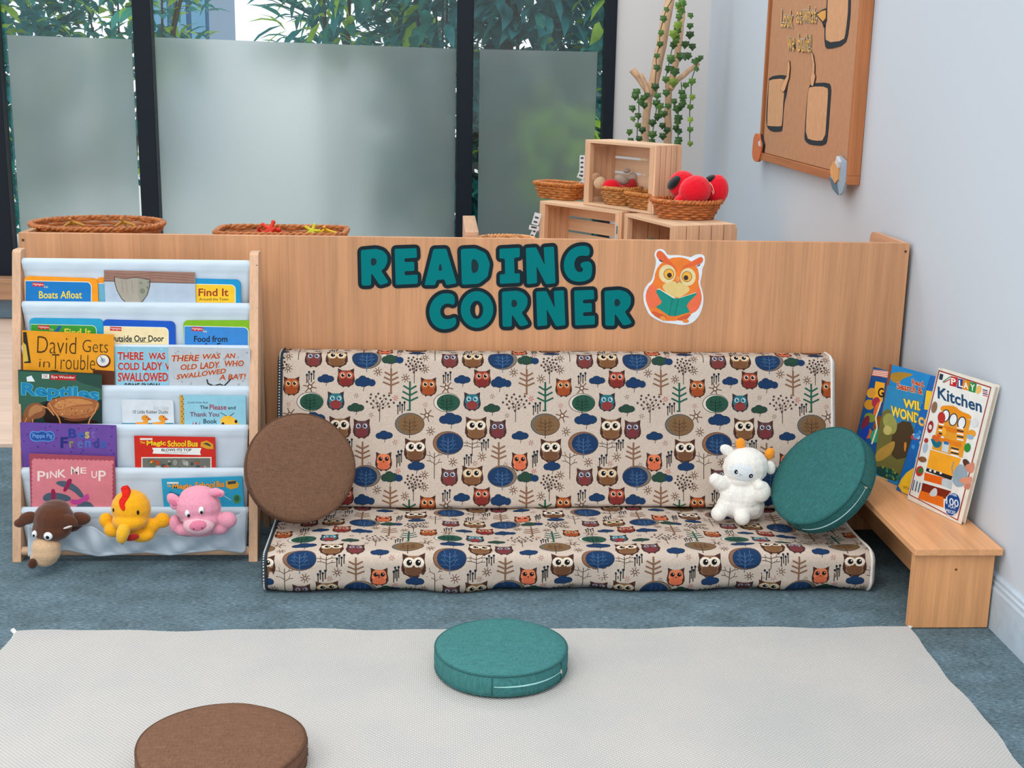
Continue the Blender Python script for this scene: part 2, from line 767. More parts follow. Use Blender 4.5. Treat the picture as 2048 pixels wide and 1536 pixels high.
def shrub(name, label, x, y, z0, z1, rx, ry, n, L, W, mix=(0.6, 0.3, 0.1), down=0.2):
    t = thing(name, label, 'shrub', (x, y, -0.1), group='plants outside the window')
    st, lf = MB(), MB()
    for k in range(5):
        a = rb.uniform(0, 2 * pi)
        q = V((x + rx * .7 * cos(a), y + ry * .7 * sin(a), z1 - 0.1))
        st.tube([(x + .03 * cos(a), y + .03 * sin(a), -0.1), (V((x, y, z0)) * .6 + q * .4), q], [.010, .008, .004], M_STEM, 6)
    for k in range(int(n * 1.7)):
        a, r = rb.uniform(0, 2 * pi), sqrt(rb.random())
        z = rb.uniform(z0, z1)
        p = V((x + rx * r * cos(a), y + ry * r * sin(a), z))
        d = V((cos(a) + rb.uniform(-.6, .6), sin(a) + rb.uniform(-.6, .6), rb.uniform(-.8, 1.0) - down))
        q = rb.random()
        leaf(lf, p, d, V((rb.uniform(-.5, .5), rb.uniform(-.5, .5), 1)), L * .88 * rb.uniform(.6, 1.2), W * 1.45 * rb.uniform(.6, 1.2), G_DARK if q < mix[0] else (G_MID if q < mix[0] + mix[1] else G_LITE))
    st.build('stem', t, smooth=60)
    lf.build('leaves', t)
    return t


shrub('shrub', 'dense dark shrub outside behind the left window bay', -2.75, 8.2, 0.2, 2.4, .55, .5, 1000, .17, .045, (.62, .3, .08))
shrub('shrub', 'small leafed shrub outside beside the first black post', -2.0, 8.4, 0.5, 2.2, .45, .4, 620, .15, .04, (.5, .35, .15))
shrub('shrub', 'light green leafy plant outside in front of the blue building', -1.62, 7.9, 1.15, 1.95, .27, .25, 120, .17, .05, (.2, .45, .35))
shrub('shrub', 'feathery palm like plant outside right of the bright sky gap', -.62, 7.9, 1.22, 2.3, .33, .35, 330, .24, .035, (.45, .35, .2))
shrub('shrub', 'broad leafed shrub outside behind the right part of the middle bay', .02, 8.0, 0.0, 2.3, .38, .4, 720, .21, .055, (.72, .22, .06), .5)
shrub('shrub', 'dark drooping shrub outside behind the right window bay', .55, 7.9, 0.0, 2.3, .36, .4, 760, .24, .06, (.8, .17, .03), .6)
shrub('shrub', 'dark shrub with yellow green tips outside near the wall end', 1.12, 7.7, 0.0, 2.3, .36, .35, 640, .19, .05, (.68, .16, .16), .4)
shrub('shrub', 'tall dark hedge bush further back behind the left window bay', -3.25, 9.8, 0.2, 2.6, .8, .35, 900, .19, .06, (.9, .08, .02))
shrub('shrub', 'tall dark hedge bush further back behind the middle and right bays', .1, 9.6, 0.2, 2.6, .75, .35, 900, .19, .06, (.88, .08, .04))
shrub('shrub', 'tall dark hedge bush further back near the wall end of the garden', 1.35, 9.4, 0.2, 2.6, .6, .35, 800, .19, .06, (.85, .09, .06))
t = shrub('shrub', 'yellow green clump glowing through the right frosted film', .62, 7.05, 0.55, 1.05, .17, .1, 90, .15, .05, (0, .1, .9))

b = MB()
bl = thing('building', 'dark blue building far behind the garden plants', 'building', (-3.1, 16, -0.1))
b.box((-3.4, 16, -0.1), (-2.72, 18, 3.2), mat('3f6f96', 0.35))
b.build('wall', bl)
for k in range(3):
    MB().box((-3.36 + k * .22, 15.97, 0.9), (-3.2 + k * .22, 16.0, 2.6), mat('6fa3c4', 0.2)).build('window', bl)

b = MB()
b.box((-2.9, on(10, 895, 2, 0).y, 0), (-1.15, 6.42, 0.012), wood('e9cdb9', 0, 'mat', 0.6, 0.06))
tag(b.build('play_mat'), 'pale wood effect floor mat behind the bookshelf', 'mat')

# ================================================================= CABINET WITH THE TALL BACK PANEL
M_LAM = wood('d89f74', 2, 'laminate', 0.42, 0.085, 0.7)
M_LAMX = wood('d89f74', 0, 'laminate', 0.42, 0.085, 0.7)
PA, PB = on(36, 465, 1, YP), on(1820, 487, 1, YP)
ZP = 0.806
PXL, PXR = PA.x, PB.x
cab = thing('storage_cabinet', 'long wooden storage cabinet whose back panel carries the lettering', 'cabinet', (0.09, YP + .2, 0))
MB().box((PXL, YP, 0), (PXR, YP + .018, ZP), M_LAM).build('back_panel', cab, bevel=0.001)
MB().prism([(PXL, y, z) for y, z in ((YP + .018, 0), (YP + .46, 0), (YP + .46, .70), (YP + .14, .715), (YP + .115, ZP), (YP + .018, ZP))], (.018, 0, 0), wood('c9996f', 1, 'laminate', 0.42, 0.1)).build('side_panel', cab, bevel=0.001)
yb = on(1744, 468, 0, PXR - .012).y
q = [(YP + .018, 0), (yb, 0), (yb, ZP - .03), (yb - .004, ZP - .012), (yb - .018, ZP - .002), (yb - .03, ZP), (YP + .018, ZP)]
MB().prism([(PXR - .018, y, z) for y, z in q], (.018, 0, 0), wood('e0aa85', 1, 'pineside', 0.4, 0.1)).build('side_panel', cab, smooth=30)
MB().box((PXL + .018, YP + .018, .70), (.045, YP + .46, .718), M_LAMX).build('top_board', cab)
MB().box((PXL + .018, YP + .018, .06), (.045, YP + .42, .078), M_LAMX).build('bottom_board', cab)
MB().box((PXL + .018, YP + .018, .38), (.045, YP + .42, .396), M_LAMX).build('shelf', cab)
xa = on(929, 470, 1, 3.6).x
xb = on(956, 470, 1, 3.6).x
MB().box((xa, YP + .03, 0), (xb, YP + .42, on(940, 461, 1, 3.55).z), wood('d9ab88', 1, 'laminate', 0.42, 0.1)).build('divider', cab, bevel=0.002)
for px, py in ((46, 480), (1811, 503)):
    c = on(px, py, 1, YP)
    b = MB()
    b.lathe([(0.0035, 0), (0.0035, 0.0012), (0.001, 0.0014)], mat('5a4030', 0.6), 14, Matrix.Translation(c) @ Matrix.Rotation(radians(90), 4, 'X'))
    b.build('screw_cap', cab)
ZT = .62
lt = thing('display_table', 'low wooden display table behind the panel carrying the crates', 'table', (.7, 4.2, 0))
MB().box((.12, 3.62, ZT - .022), (1.27, 4.85, ZT), M_LAMX).build('tabletop', lt, bevel=.002)
for x in (.16, 1.2):
    for y in (3.68, 4.76):
        MB().box((x, y, 0), (x + .04, y + .04, ZT - .022), M_LAM).build('leg', lt)

# ================================================================= READING CORNER LETTERS
GL = {
    'R': ([(0, .03), (.55, 0), (.8, .06), (.95, .2), (.95, .38), (.84, .54), (.72, .6), (1, .93), (.68, 1), (.4, .68), (.37, .68), (.37, 1), (.03, 1)], [[(.36, .26), (.5, .25), (.58, .34), (.52, .45), (.36, .46)]]),
    'E': ([(0, .02), (.95, 0), (.97, .26), (.42, .28), (.43, .38), (.85, .37), (.86, .62), (.43, .63), (.44, .74), (1, .72), (1, .97), (.05, 1)], []),
    'A': ([(.28, .01), (.68, 0), (1, .95), (.68, 1), (.62, .84), (.38, .86), (.33, 1), (0, 1)], [[(.49, .36), (.57, .6), (.42, .61)]]),
    'D': ([(0, .02), (.5, 0), (.85, .13), (1, .42), (.92, .78), (.62, .97), (.04, 1)], [[(.36, .3), (.52, .3), (.62, .45), (.58, .64), (.37, .7)]]),
    'I': ([(0, .03), (1, 0), (1, .26), (.72, .28), (.74, .72), (1, .7), (1, .97), (.02, 1), (.02, .74), (.28, .73), (.26, .3), (0, .3)], []),
    'N': ([(0, .04), (.35, .02), (.64, .5), (.6, .02), (.95, 0), (1, .97), (.68, 1), (.36, .52), (.38, .97), (.04, 1)], []),
    'G': ([(.92, .03), (.6, 0), (.3, .08), (.08, .28), (0, .55), (.08, .8), (.28, .96), (.55, 1), (.82, .96), (1, .86), (1, .42), (.6, .46), (.6, .6), (.68, .6), (.68, .71), (.54, .74), (.42, .66), (.37, .5), (.44, .34), (.6, .27), (.92, .3)], []),
    'C': ([(.95, .06), (.7, 0), (.4, .03), (.12, .22), (0, .5), (.1, .8), (.35, .97), (.65, 1), (1, .9), (1, .64), (.75, .72), (.52, .7), (.4, .52), (.48, .34), (.7, .27), (.95, .35)], []),
    'O': (ell(.5, .5, .5, .5, 22), [ell(.49, .51, .2, .25, 16)]),
}
c8 = lambda X, Y: (700 + .3613 * X, 470 + .3613 * Y)
LET = [('R', 45, 62, 230, 295, 'first letter of READING', -.03), ('E', 232, 57, 390, 290, 'second letter of READING', 0), ('A', 397, 60, 605, 292, 'letter of READING between E and D', 0),
       ('D', 598, 58, 790, 290, 'letter of READING between A and I', 0), ('I', 812, 55, 955, 285, 'letter of READING between D and N', 0), ('N', 958, 48, 1152, 287, 'letter of READING between I and G', 0),
       ('G', 1165, 42, 1355, 275, 'last letter of READING', 0), ('C', 420, 305, 603, 538, 'first letter of CORNER', 0), ('O', 598, 295, 808, 528, 'second letter of CORNER', 0),
       ('R', 825, 292, 1005, 522, 'letter of CORNER between O and N', 0), ('N', 1015, 290, 1207, 520, 'letter of CORNER between R and E', 0), ('E', 1225, 288, 1370, 515, 'letter of CORNER between N and final R', 0),
       ('R', 1393, 288, 1577, 517, 'last letter of CORNER', 0)]
M_LD, M_LT = mat('1c2b33', 0.6, 'paper'), mat('04787b', 0.6, 'paper')
M_LD2 = mat('21363d', 0.35)
N_P = V((0, -1, 0))
fpan = lambda x, y: on(x, y, 1, YP)
for i, (ch, x0, y0, x1, y1, where, tl) in enumerate(LET):
    g, holes = GL[ch]
    w = 15
    bx = lambda p: c8(x0 + w + p[0] * (x1 - x0 - 2 * w), y0 + w + p[1] * (y1 - y0 - 2 * w) + tl * p[0] * 100)
    poly = [bx(p) for p in g] if ch == 'O' else soften([bx(p) for p in g], cap=(4.5 if ch in 'CGDR' else 3.0))
    if ch in 'CG':
        poly = chaikin([bx(p) for p in g], 3)
    c = fpan(*c8((x0 + x1) / 2, y1))
    t = thing('paper_letter', f'teal paper letter {ch} with dark edge, {where}', 'letter', (c.x, YP, c.z), 'cut out letters on the panel')
    b = MB()
    z0 = 0.0004 + 0.0006 * (i % 2)
    if ch == 'O':
        outer = ell(*c8((x0 + x1) / 2, (y0 + y1) / 2), ((x1 - x0) / 2 + 4) * .3613, ((y1 - y0) / 2 + 4) * .3613, 40)
        inner = ell(*c8(704, 415), 12 * .3613, 32 * .3613, 40)
        n = 40
        pts = [fpan(*p) + N_P * z for z in (z0 + .0012, z0) for p in outer + inner]
        fs = []
        for k in range(n):
            j = (k + 1) % n
            fs += [(k, j, n + j, n + k), (k, 2 * n + k, 2 * n + j, j), (n + k, n + j, 3 * n + j, 3 * n + k)]
        b.add(pts, fs, M_LD)
    else:
        cutout(b, grow(poly, (w + 5) * .3613), fpan, N_P, z0, z0 + .0012, M_LD)
    b.build('backing', t)
    b = MB()
    if ch == 'O':
        pi_ = [bx(p) for p in ell(.49, .51, .2, .25, 40)]
        po = [bx(p) for p in ell(.5, .5, .5, .5, 40)]
        n = 40
        pts = [fpan(*p) + N_P * z for z in (z0 + .0018, z0 + .0012) for p in po + pi_]
        b.add(pts, fs, M_LT)
    else:
        cutout(b, [poly], fpan, N_P, z0 + .0012, z0 + .0018, M_LT)
        for h in holes:
            a = Art()
            a.poly(chaikin([bx(p) for p in h], 1), '21363d')
            a.emit(b, fpan, N_P, z0 + .002, kind='paper')
    b.build('letter_face', t)

# ================================================================= PAPER OWL READING A BOOK
oc = lambda X, Y: (1280 + X * 140 / 1265, 490 + Y * 170 / 1536)
b = MB()
white = [(340, 70), (410, 75), (460, 120), (500, 185), (690, 180), (850, 205), (920, 225), (980, 180), (1090, 158), (1160, 190), (1175, 270), (1160, 360), (1125, 420), (1115, 560), (1080, 690), (1130, 840), (1150, 1000), (1120, 1160), (1060, 1290), (970, 1390), (860, 1440), (740, 1445), (560, 1415), (430, 1405), (300, 1350), (170, 1270), (100, 1130), (60, 1000), (60, 850), (120, 720), (215, 640), (245, 520), (285, 360), (290, 270), (255, 180), (280, 100)]
cutout(b, [[oc(*p) for p in chaikin(white, 1)]], fpan, N_P, .0003, .0012, mat('e6eef4', 0.45))
a = Art()


def op(pts, c, ch=1):
    a.poly([oc(*p) for p in (chaikin(pts, ch) if ch else pts)], c)


op([(130, 780), (250, 660), (280, 460), (390, 310), (560, 230), (740, 215), (900, 270), (1040, 400), (1070, 560), (1050, 700), (1110, 860), (1115, 1020), (1040, 1180), (930, 1240), (860, 1290), (690, 1370), (420, 1370), (220, 1260), (150, 1130), (90, 960)], 'f28235')
a.up()
op([(130, 790), (240, 690), (300, 780), (400, 990), (350, 1080), (270, 1130), (150, 1140), (95, 960)], 'f3744f')
op([(1040, 760), (1100, 860), (1115, 1020), (1040, 1180), (930, 1240), (840, 1150), (840, 1060), (960, 900)], 'f3744f')
op([(170, 1170), (470, 1270), (480, 1360), (300, 1310)], 'd8613a')
op([(650, 1330), (880, 1240), (930, 1250), (840, 1350), (700, 1370)], 'd8613a')
op([(420, 690), (650, 640), (880, 740), (900, 840), (650, 980), (400, 800)], 'e8cc84')
a.up()
op(ell(490, 520, 150, 165, 26), 'ecd9a3', 0)
op(ell(865, 575, 140, 160, 26), 'ecd9a3', 0)
op([(320, 100), (400, 110), (520, 260), (640, 390), (690, 520), (610, 400), (430, 310), (330, 260), (285, 180)], 'ea6a3c')
op([(690, 520), (800, 370), (960, 280), (1110, 200), (1150, 270), (1090, 350), (930, 380), (780, 420)], 'ea6a3c')
a.up()
op([(330, 265), (360, 265), (430, 305), (380, 305)], '4a2b4d', 0)
op([(1015, 380), (1090, 345), (1080, 370), (1030, 388)], '4a2b4d', 0)
op(ell(520, 525, 96, 98, 24), '6b4a2a', 0)
op(ell(845, 570, 96, 98, 24), '6b4a2a', 0)
op([(640, 600), (690, 540), (740, 610), (670, 690)], 'f29a54')
a.up()
op(ell(520, 525, 87, 89, 24), 'f2b348', 0)
op(ell(845, 570, 87, 89, 24), 'f2b348', 0)
op([(615, 630), (670, 690), (720, 635), (670, 675)], '6b4a2a', 0)
a.up()
op(ell(530, 545, 42, 45, 18), '43302c', 0)
op(ell(828, 590, 42, 45, 18), '43302c', 0)
op([(300, 800), (345, 785), (660, 965), (1020, 850), (990, 880), (650, 985)], 'f2ead2', 0)
a.up()
op([(300, 810), (345, 800), (600, 960), (700, 960), (1020, 860), (1020, 890), (880, 1030), (840, 1100), (900, 1210), (640, 1285), (520, 1275), (290, 1120), (380, 1010), (290, 850)], '1a9182', 0)
a.up()
a.line([oc(585, 965), oc(525, 1275)], 1.2, '0f6a63')
a.line([oc(700, 965), oc(625, 1275)], 1.2, '0f6a63')
op([(340, 1290), (440, 1280), (480, 1360), (400, 1370)], 'f59a4a')
op([(740, 1350), (860, 1330), (890, 1390), (800, 1410)], 'f28a3c')
op([(270, 1100), (340, 1020), (400, 1000), (360, 1080)], 'f3744f')
op([(840, 1070), (930, 1040), (960, 1200), (900, 1210)], 'f3744f')
a.emit(b, fpan, N_P, .0014)
tag(b.build('paper_owl'), 'orange paper owl cut out reading a teal book', 'paper cut out')

# ================================================================= FLOOR SOFA: TWO PRINTED FOAM MATTRESSES
C_CAN = 'c8b8aa'


def owl(a, cx, cy, w, h, body, belly, face=None, ring='e2d6c6', edge='4a2f28', er=.13, iris='1e1815'):
    o = [(-.46, -.52), (-.2, -.40), (.2, -.40), (.46, -.52), (.44, -.22), (.5, .1), (.42, .38), (.2, .5), (-.2, .5), (-.42, .38), (-.5, .1), (-.44, -.22)]
    P = lambda pts, k=1.0: [(cx + x * w * k, cy + y * h * k) for x, y in pts]
    a.l = 0
    a.poly(P(o), edge)
    a.polys([ell(cx + s * .15 * w, cy + .5 * h, .06 * w, .05 * h, 6) for s in (-1, 1)], edge)
    a.l = 1
    a.poly(P(chaikin(o[1:3] + [(.36, -.3), (.42, .1), (.36, .35), (.16, .45), (-.16, .45), (-.36, .35), (-.42, .1), (-.36, -.3)])), body)
    a.l = 2
    a.poly(ell(cx, cy + .22 * h, .33 * w, .25 * h, 12), belly)
    if face:
        a.polys([ell(cx + s * .19 * w, cy - .13 * h, .24 * w, .21 * h, 12) for s in (-1, 1)], face)
    a.l = 3
    a.polys([[(cx + s * .44 * w, cy), (cx + s * .5 * w, cy + .2 * h), (cx + s * .4 * w, cy + .38 * h), (cx + s * .34 * w, cy + .15 * h)] for s in (-1, 1)], edge)
    a.polys([ell(cx + s * .19 * w, cy - .13 * h, er * w, er * w * 1.02, 12) for s in (-1, 1)], ring)
    a.l = 4
    a.polys([ell(cx + s * .18 * w, cy - .13 * h, er * w * .76, er * w * .8, 10) for s in (-1, 1)], iris)
    a.poly([(cx - .06 * w, cy - .02 * h), (cx + .06 * w, cy - .02 * h), (cx, cy + .1 * h)], '6e3f24')
    a.l = 5
    a.polys([ell(cx + s * .18 * w + .04 * w, cy - .17 * h, er * w * .22, er * w * .22, 6) for s in (-1, 1)], 'f4f0ea')


def oval(a, cx, cy, w, h, col, cres, side=1, lines='4a6c94'):
    a.l = 0
    a.poly(ell(cx, cy, w / 2, h / 2, 22), '463a38')
    a.l = 1
    a.poly(ell(cx, cy, w / 2 - 4, h / 2 - 4, 22), cres)
    a.l = 2
    a.poly(ell(cx + side * w * .05, cy + h * .01, w * .43, h * .44, 22), col)
    a.l = 3
    a.line([(cx, cy + h * .62), (cx, cy - h * .2)], 5, lines)
    for s in (-1, 1):
        for k in (0, 1, 2):
            y0 = cy + h * (.32 - .16 * k)
            a.line([(cx, y0), (cx + s * w * .14, y0 - h * .12), (cx + s * w * (.22 - .03 * k), y0 - h * .3)], 3, lines)
            a.line([(cx + s * w * .1, y0 - h * .05), (cx + s * w * (.3 - .03 * k), y0 - h * .1)], 2.4, lines)


def cloud(a, cx, cy, w, h, col, col2=None, edge='2b3346'):
    ps = [(-.3, .05, .22, .3), (-.05, -.12, .26, .36), (.22, .0, .26, .32), (0, .15, .3, .25)]
    a.l = 0
    a.polys([ell(cx + x * w, cy + y * h, rx * w + 3, ry * h + 3, 10) for x, y, rx, ry in ps], edge)
    a.line([(cx + w * .05, cy + h * .35), (cx, cy + h * .75)], 4, '4a4038')
    a.l = 1
    for i, (x, y, rx, ry) in enumerate(ps):
        a.l = 1 + i
        a.poly(ell(cx + x * w, cy + y * h, rx * w, ry * h, 10), col)
    if col2:
        a.l = 5
        a.poly(ell(cx + w * .52, cy + h * .08, w * .24, h * .3, 10), col2)


def star(a, cx, cy, d, col='6e5344', n=8, w=5, dot=True):
    a.l = 0
    for k in range(n):
        t = pi * 2 * k / n + .2
        a.line([(cx + cos(t) * d * .16, cy + sin(t) * d * .16), (cx + cos(t) * d * .5, cy + sin(t) * d * .5)], w, col)
    a.l = 1
    if dot:
        a.poly(ell(cx, cy, d * .2, d * .2, 8), col)
        a.l = 2
        a.poly(ell(cx, cy, d * .1, d * .1, 8), 'd8c9b8')


def sticks(a, cx, cy, w, h):
    for k, (x, y) in enumerate(((-.4, -.1), (-.15, -.4), (.12, -.2), (.4, -.45))):
        a.l = 0
        a.line([(cx + x * w, cy + y * h), (cx + x * w, cy + (y + .8) * h)], 7, '3b3634')
        a.l = 1
        a.poly(ell(cx + x * w, cy + y * h, 8, 9, 8), '1d2a38')


def pine(a, cx, cy, w, h, col):
    a.l = 0
    a.line([(cx, cy - h * .5), (cx, cy + h * .5)], w * .11, col)
    for k in range(3):
        y = cy + h * (-.22 + .2 * k)
        for s in (-1, 1):
            a.l = 1
            a.line([(cx, y), (cx + s * w * (.38 + .05 * k), y - h * .13)], w * .1, col)
    a.line([(cx - w * .15, cy + h * .5), (cx + w * .05, cy + h * .5)], w * .08, col)


def dots(a, cx, cy, w, h):
    a.l = 0
    a.line([(cx, cy + h * .5), (cx, cy - h * .1)], 5, '55473f')
    for s in (-1, 1):
        for k in range(3):
            a.line([(cx, cy + h * (.1 - .08 * k)), (cx + s * w * (.3 - .07 * k), cy - h * (.08 + .1 * k))], 2.6, '6a5a50')
    r = random.Random(5)
    a.l = 1
    for k in range(22):
        t, q = k * 2.4, .5 * sqrt((k + .5) / 22)
        a.poly(ell(cx + cos(t) * w * q, cy - h * .17 + sin(t) * h * q * .62, 8, 8, 7), '4a3a36')


def bare(a, cx, cy, w, h):
    a.l = 0
    a.line([(cx, cy + h * .5), (cx, cy - h * .35)], 5, '4a3d36')
    for s, y0 in ((-1, .0), (1, .05), (-1, -.18), (1, -.2)):
        a.line([(cx, cy + h * y0), (cx + s * w * .25, cy + h * (y0 - .08)), (cx + s * w * .48, cy + h * (y0 - .1))], 4, '4a3d36')
        a.line([(cx + s * w * .25, cy + h * (y0 - .08)), (cx + s * w * .33, cy + h * (y0 - .22))], 3, '4a3d36')


BLU, GRN = '203a5e', '2c473a'


def motif_list():
    L = []

    def A(fn, x, y, *r, **k):
        a = Art()
        fn(a, x, y, *r, **k)
        L.append((a, x, y))
    A(owl, 365, 150, 122, 118, '6a4a4f', '7a3a38', ring='dfe3e6', iris='2a3550')
    A(owl, 527, 148, 156, 134, '8a6a4c', '7a5236', face='d9bd95', er=.14)
    A(oval, 737, 160, 208, 150, BLU, '80705f', -1)
    A(cloud, 905, 172, 118, 80, GRN, BLU)
    A(star, 1145, 166, 60)
    A(star, 190, 215, 60)
    A(sticks, 345, 272, 60, 66)
    A(cloud, 455, 295, 112, 62, BLU)
    A(owl, 593, 290, 124, 122, '8a3f33', '7c2f2c', face='b8543e', ring='ecd9c4')
    A(star, 815, 256, 62)
    A(cloud, 715, 322, 112, 84, BLU, BLU)
    A(pine, 908, 322, 112, 168, '83604a')
    A(dots, 1070, 245, 130, 190)
    A(star, 1010, 305, 60)
    A(owl, 215, 335, 118, 124, 'a5532e', '9c4a28', face='b9653a', ring='f0dcb4')
    A(star, 343, 345, 92, n=6, w=7)
    A(oval, 345, 447, 188, 132, '2c5344', 'd8ccbf', 1, '1a2f26')
    A(owl, 523, 445, 122, 122, '2e6f78', '8a3a3a', ring='dff0f4', iris='1f5f7a', edge='3a3038')
    A(star, 195, 460, 36, 'b07a72', 6, 4, False)
    A(star, 665, 416, 36, '8a7468', 6, 4, False)
    A(cloud, 665, 498, 114, 64, GRN)
    A(dots, 830, 495, 200, 205)
    A(star, 940, 440, 40, 'b5625c', 6, 5, False)
    A(sticks, 980, 502, 58, 70)
    A(pine, 1040, 428, 114, 194, '285a4a')
    A(star, 1140, 414, 36, '8a7468', 6, 4, False)
    A(star, 205, 530, 92, n=6, w=7)
    A(cloud, 375, 562, 158, 88, BLU)
    A(star, 770, 550, 36, '8a7468', 6, 4, False)
    A(owl, 552, 630, 158, 154, '8c6b4f', '7a5539', face='e6d6bf', er=.15)
    A(owl, 705, 640, 122, 128, '5f4347', '74363a', ring='dfe3ea', iris='33304a')
    A(cloud, 865, 692, 116, 64, BLU)
    A(oval, 1040, 620, 208, 152, '7d5f42', '6b665c', 1, '4a3526')
    A(star, 232, 640, 62)
    A(oval, 355, 725, 216, 162, BLU, '8a6248', 1)
    A(bare, 525, 760, 122, 112)
    A(sticks, 615, 742, 56, 66)
    A(pine, 712, 815, 110, 164, '83604a')
    A(star, 940, 742, 40, 'a87a70', 6, 5, False)
    A(owl, 1080, 797, 158, 154, '8a6a52', '6f4c36', face='e9dccb', er=.15)
    A(owl, 860, 868, 118, 124, 'e0805a', 'cf6a4a', ring='7a3f2c', er=.13)
    A(sticks, 968, 845, 40, 96)
    A(star, 760, 886, 36, '8a7468', 6, 4, False)
    A(star, 390, 856, 62)
    A(star, 593, 826, 62)
    A(sticks, 495, 842, 58, 70)
    A(bare, 1215, 895, 112, 205)
    A(cloud, 1090, 908, 116, 70, BLU)
    A(star, 960, 938, 40, 'b5625c', 6, 5, False)
    A(star, 545, 870, 40, 'a87a70', 6, 5, False)
    return L


MOT = motif_list()


def clip_half(p, ax, v, keep_low):
    out = []
    for i in range(len(p)):
        a, b = p[i], p[(i + 1) % len(p)]
        ia = (a[ax] <= v) if keep_low else (a[ax] >= v)
        ib = (b[ax] <= v) if keep_low else (b[ax] >= v)
        if ia:
            out.append(a)
        if ia != ib:
            t = (v - a[ax]) / (b[ax] - a[ax])
            out.append((a[0] + (b[0] - a[0]) * t, a[1] + (b[1] - a[1]) * t))
    return out


def cells(p, ax, lines):
    """cuts a polygon at the given lines"""
    lo, hi = min(q[ax] for q in p), max(q[ax] for q in p)
    res = []
    cur = p
    for v in lines:
        if v <= lo + 1e-7:
            continue
        if v >= hi - 1e-7:
            break
        a = clip_half(cur, ax, v, True)
        if len(a) > 2:
            res.append(a)
        cur = clip_half(cur, ax, v, False)
        if len(cur) < 3:
            return res
    res.append(cur)
    return res


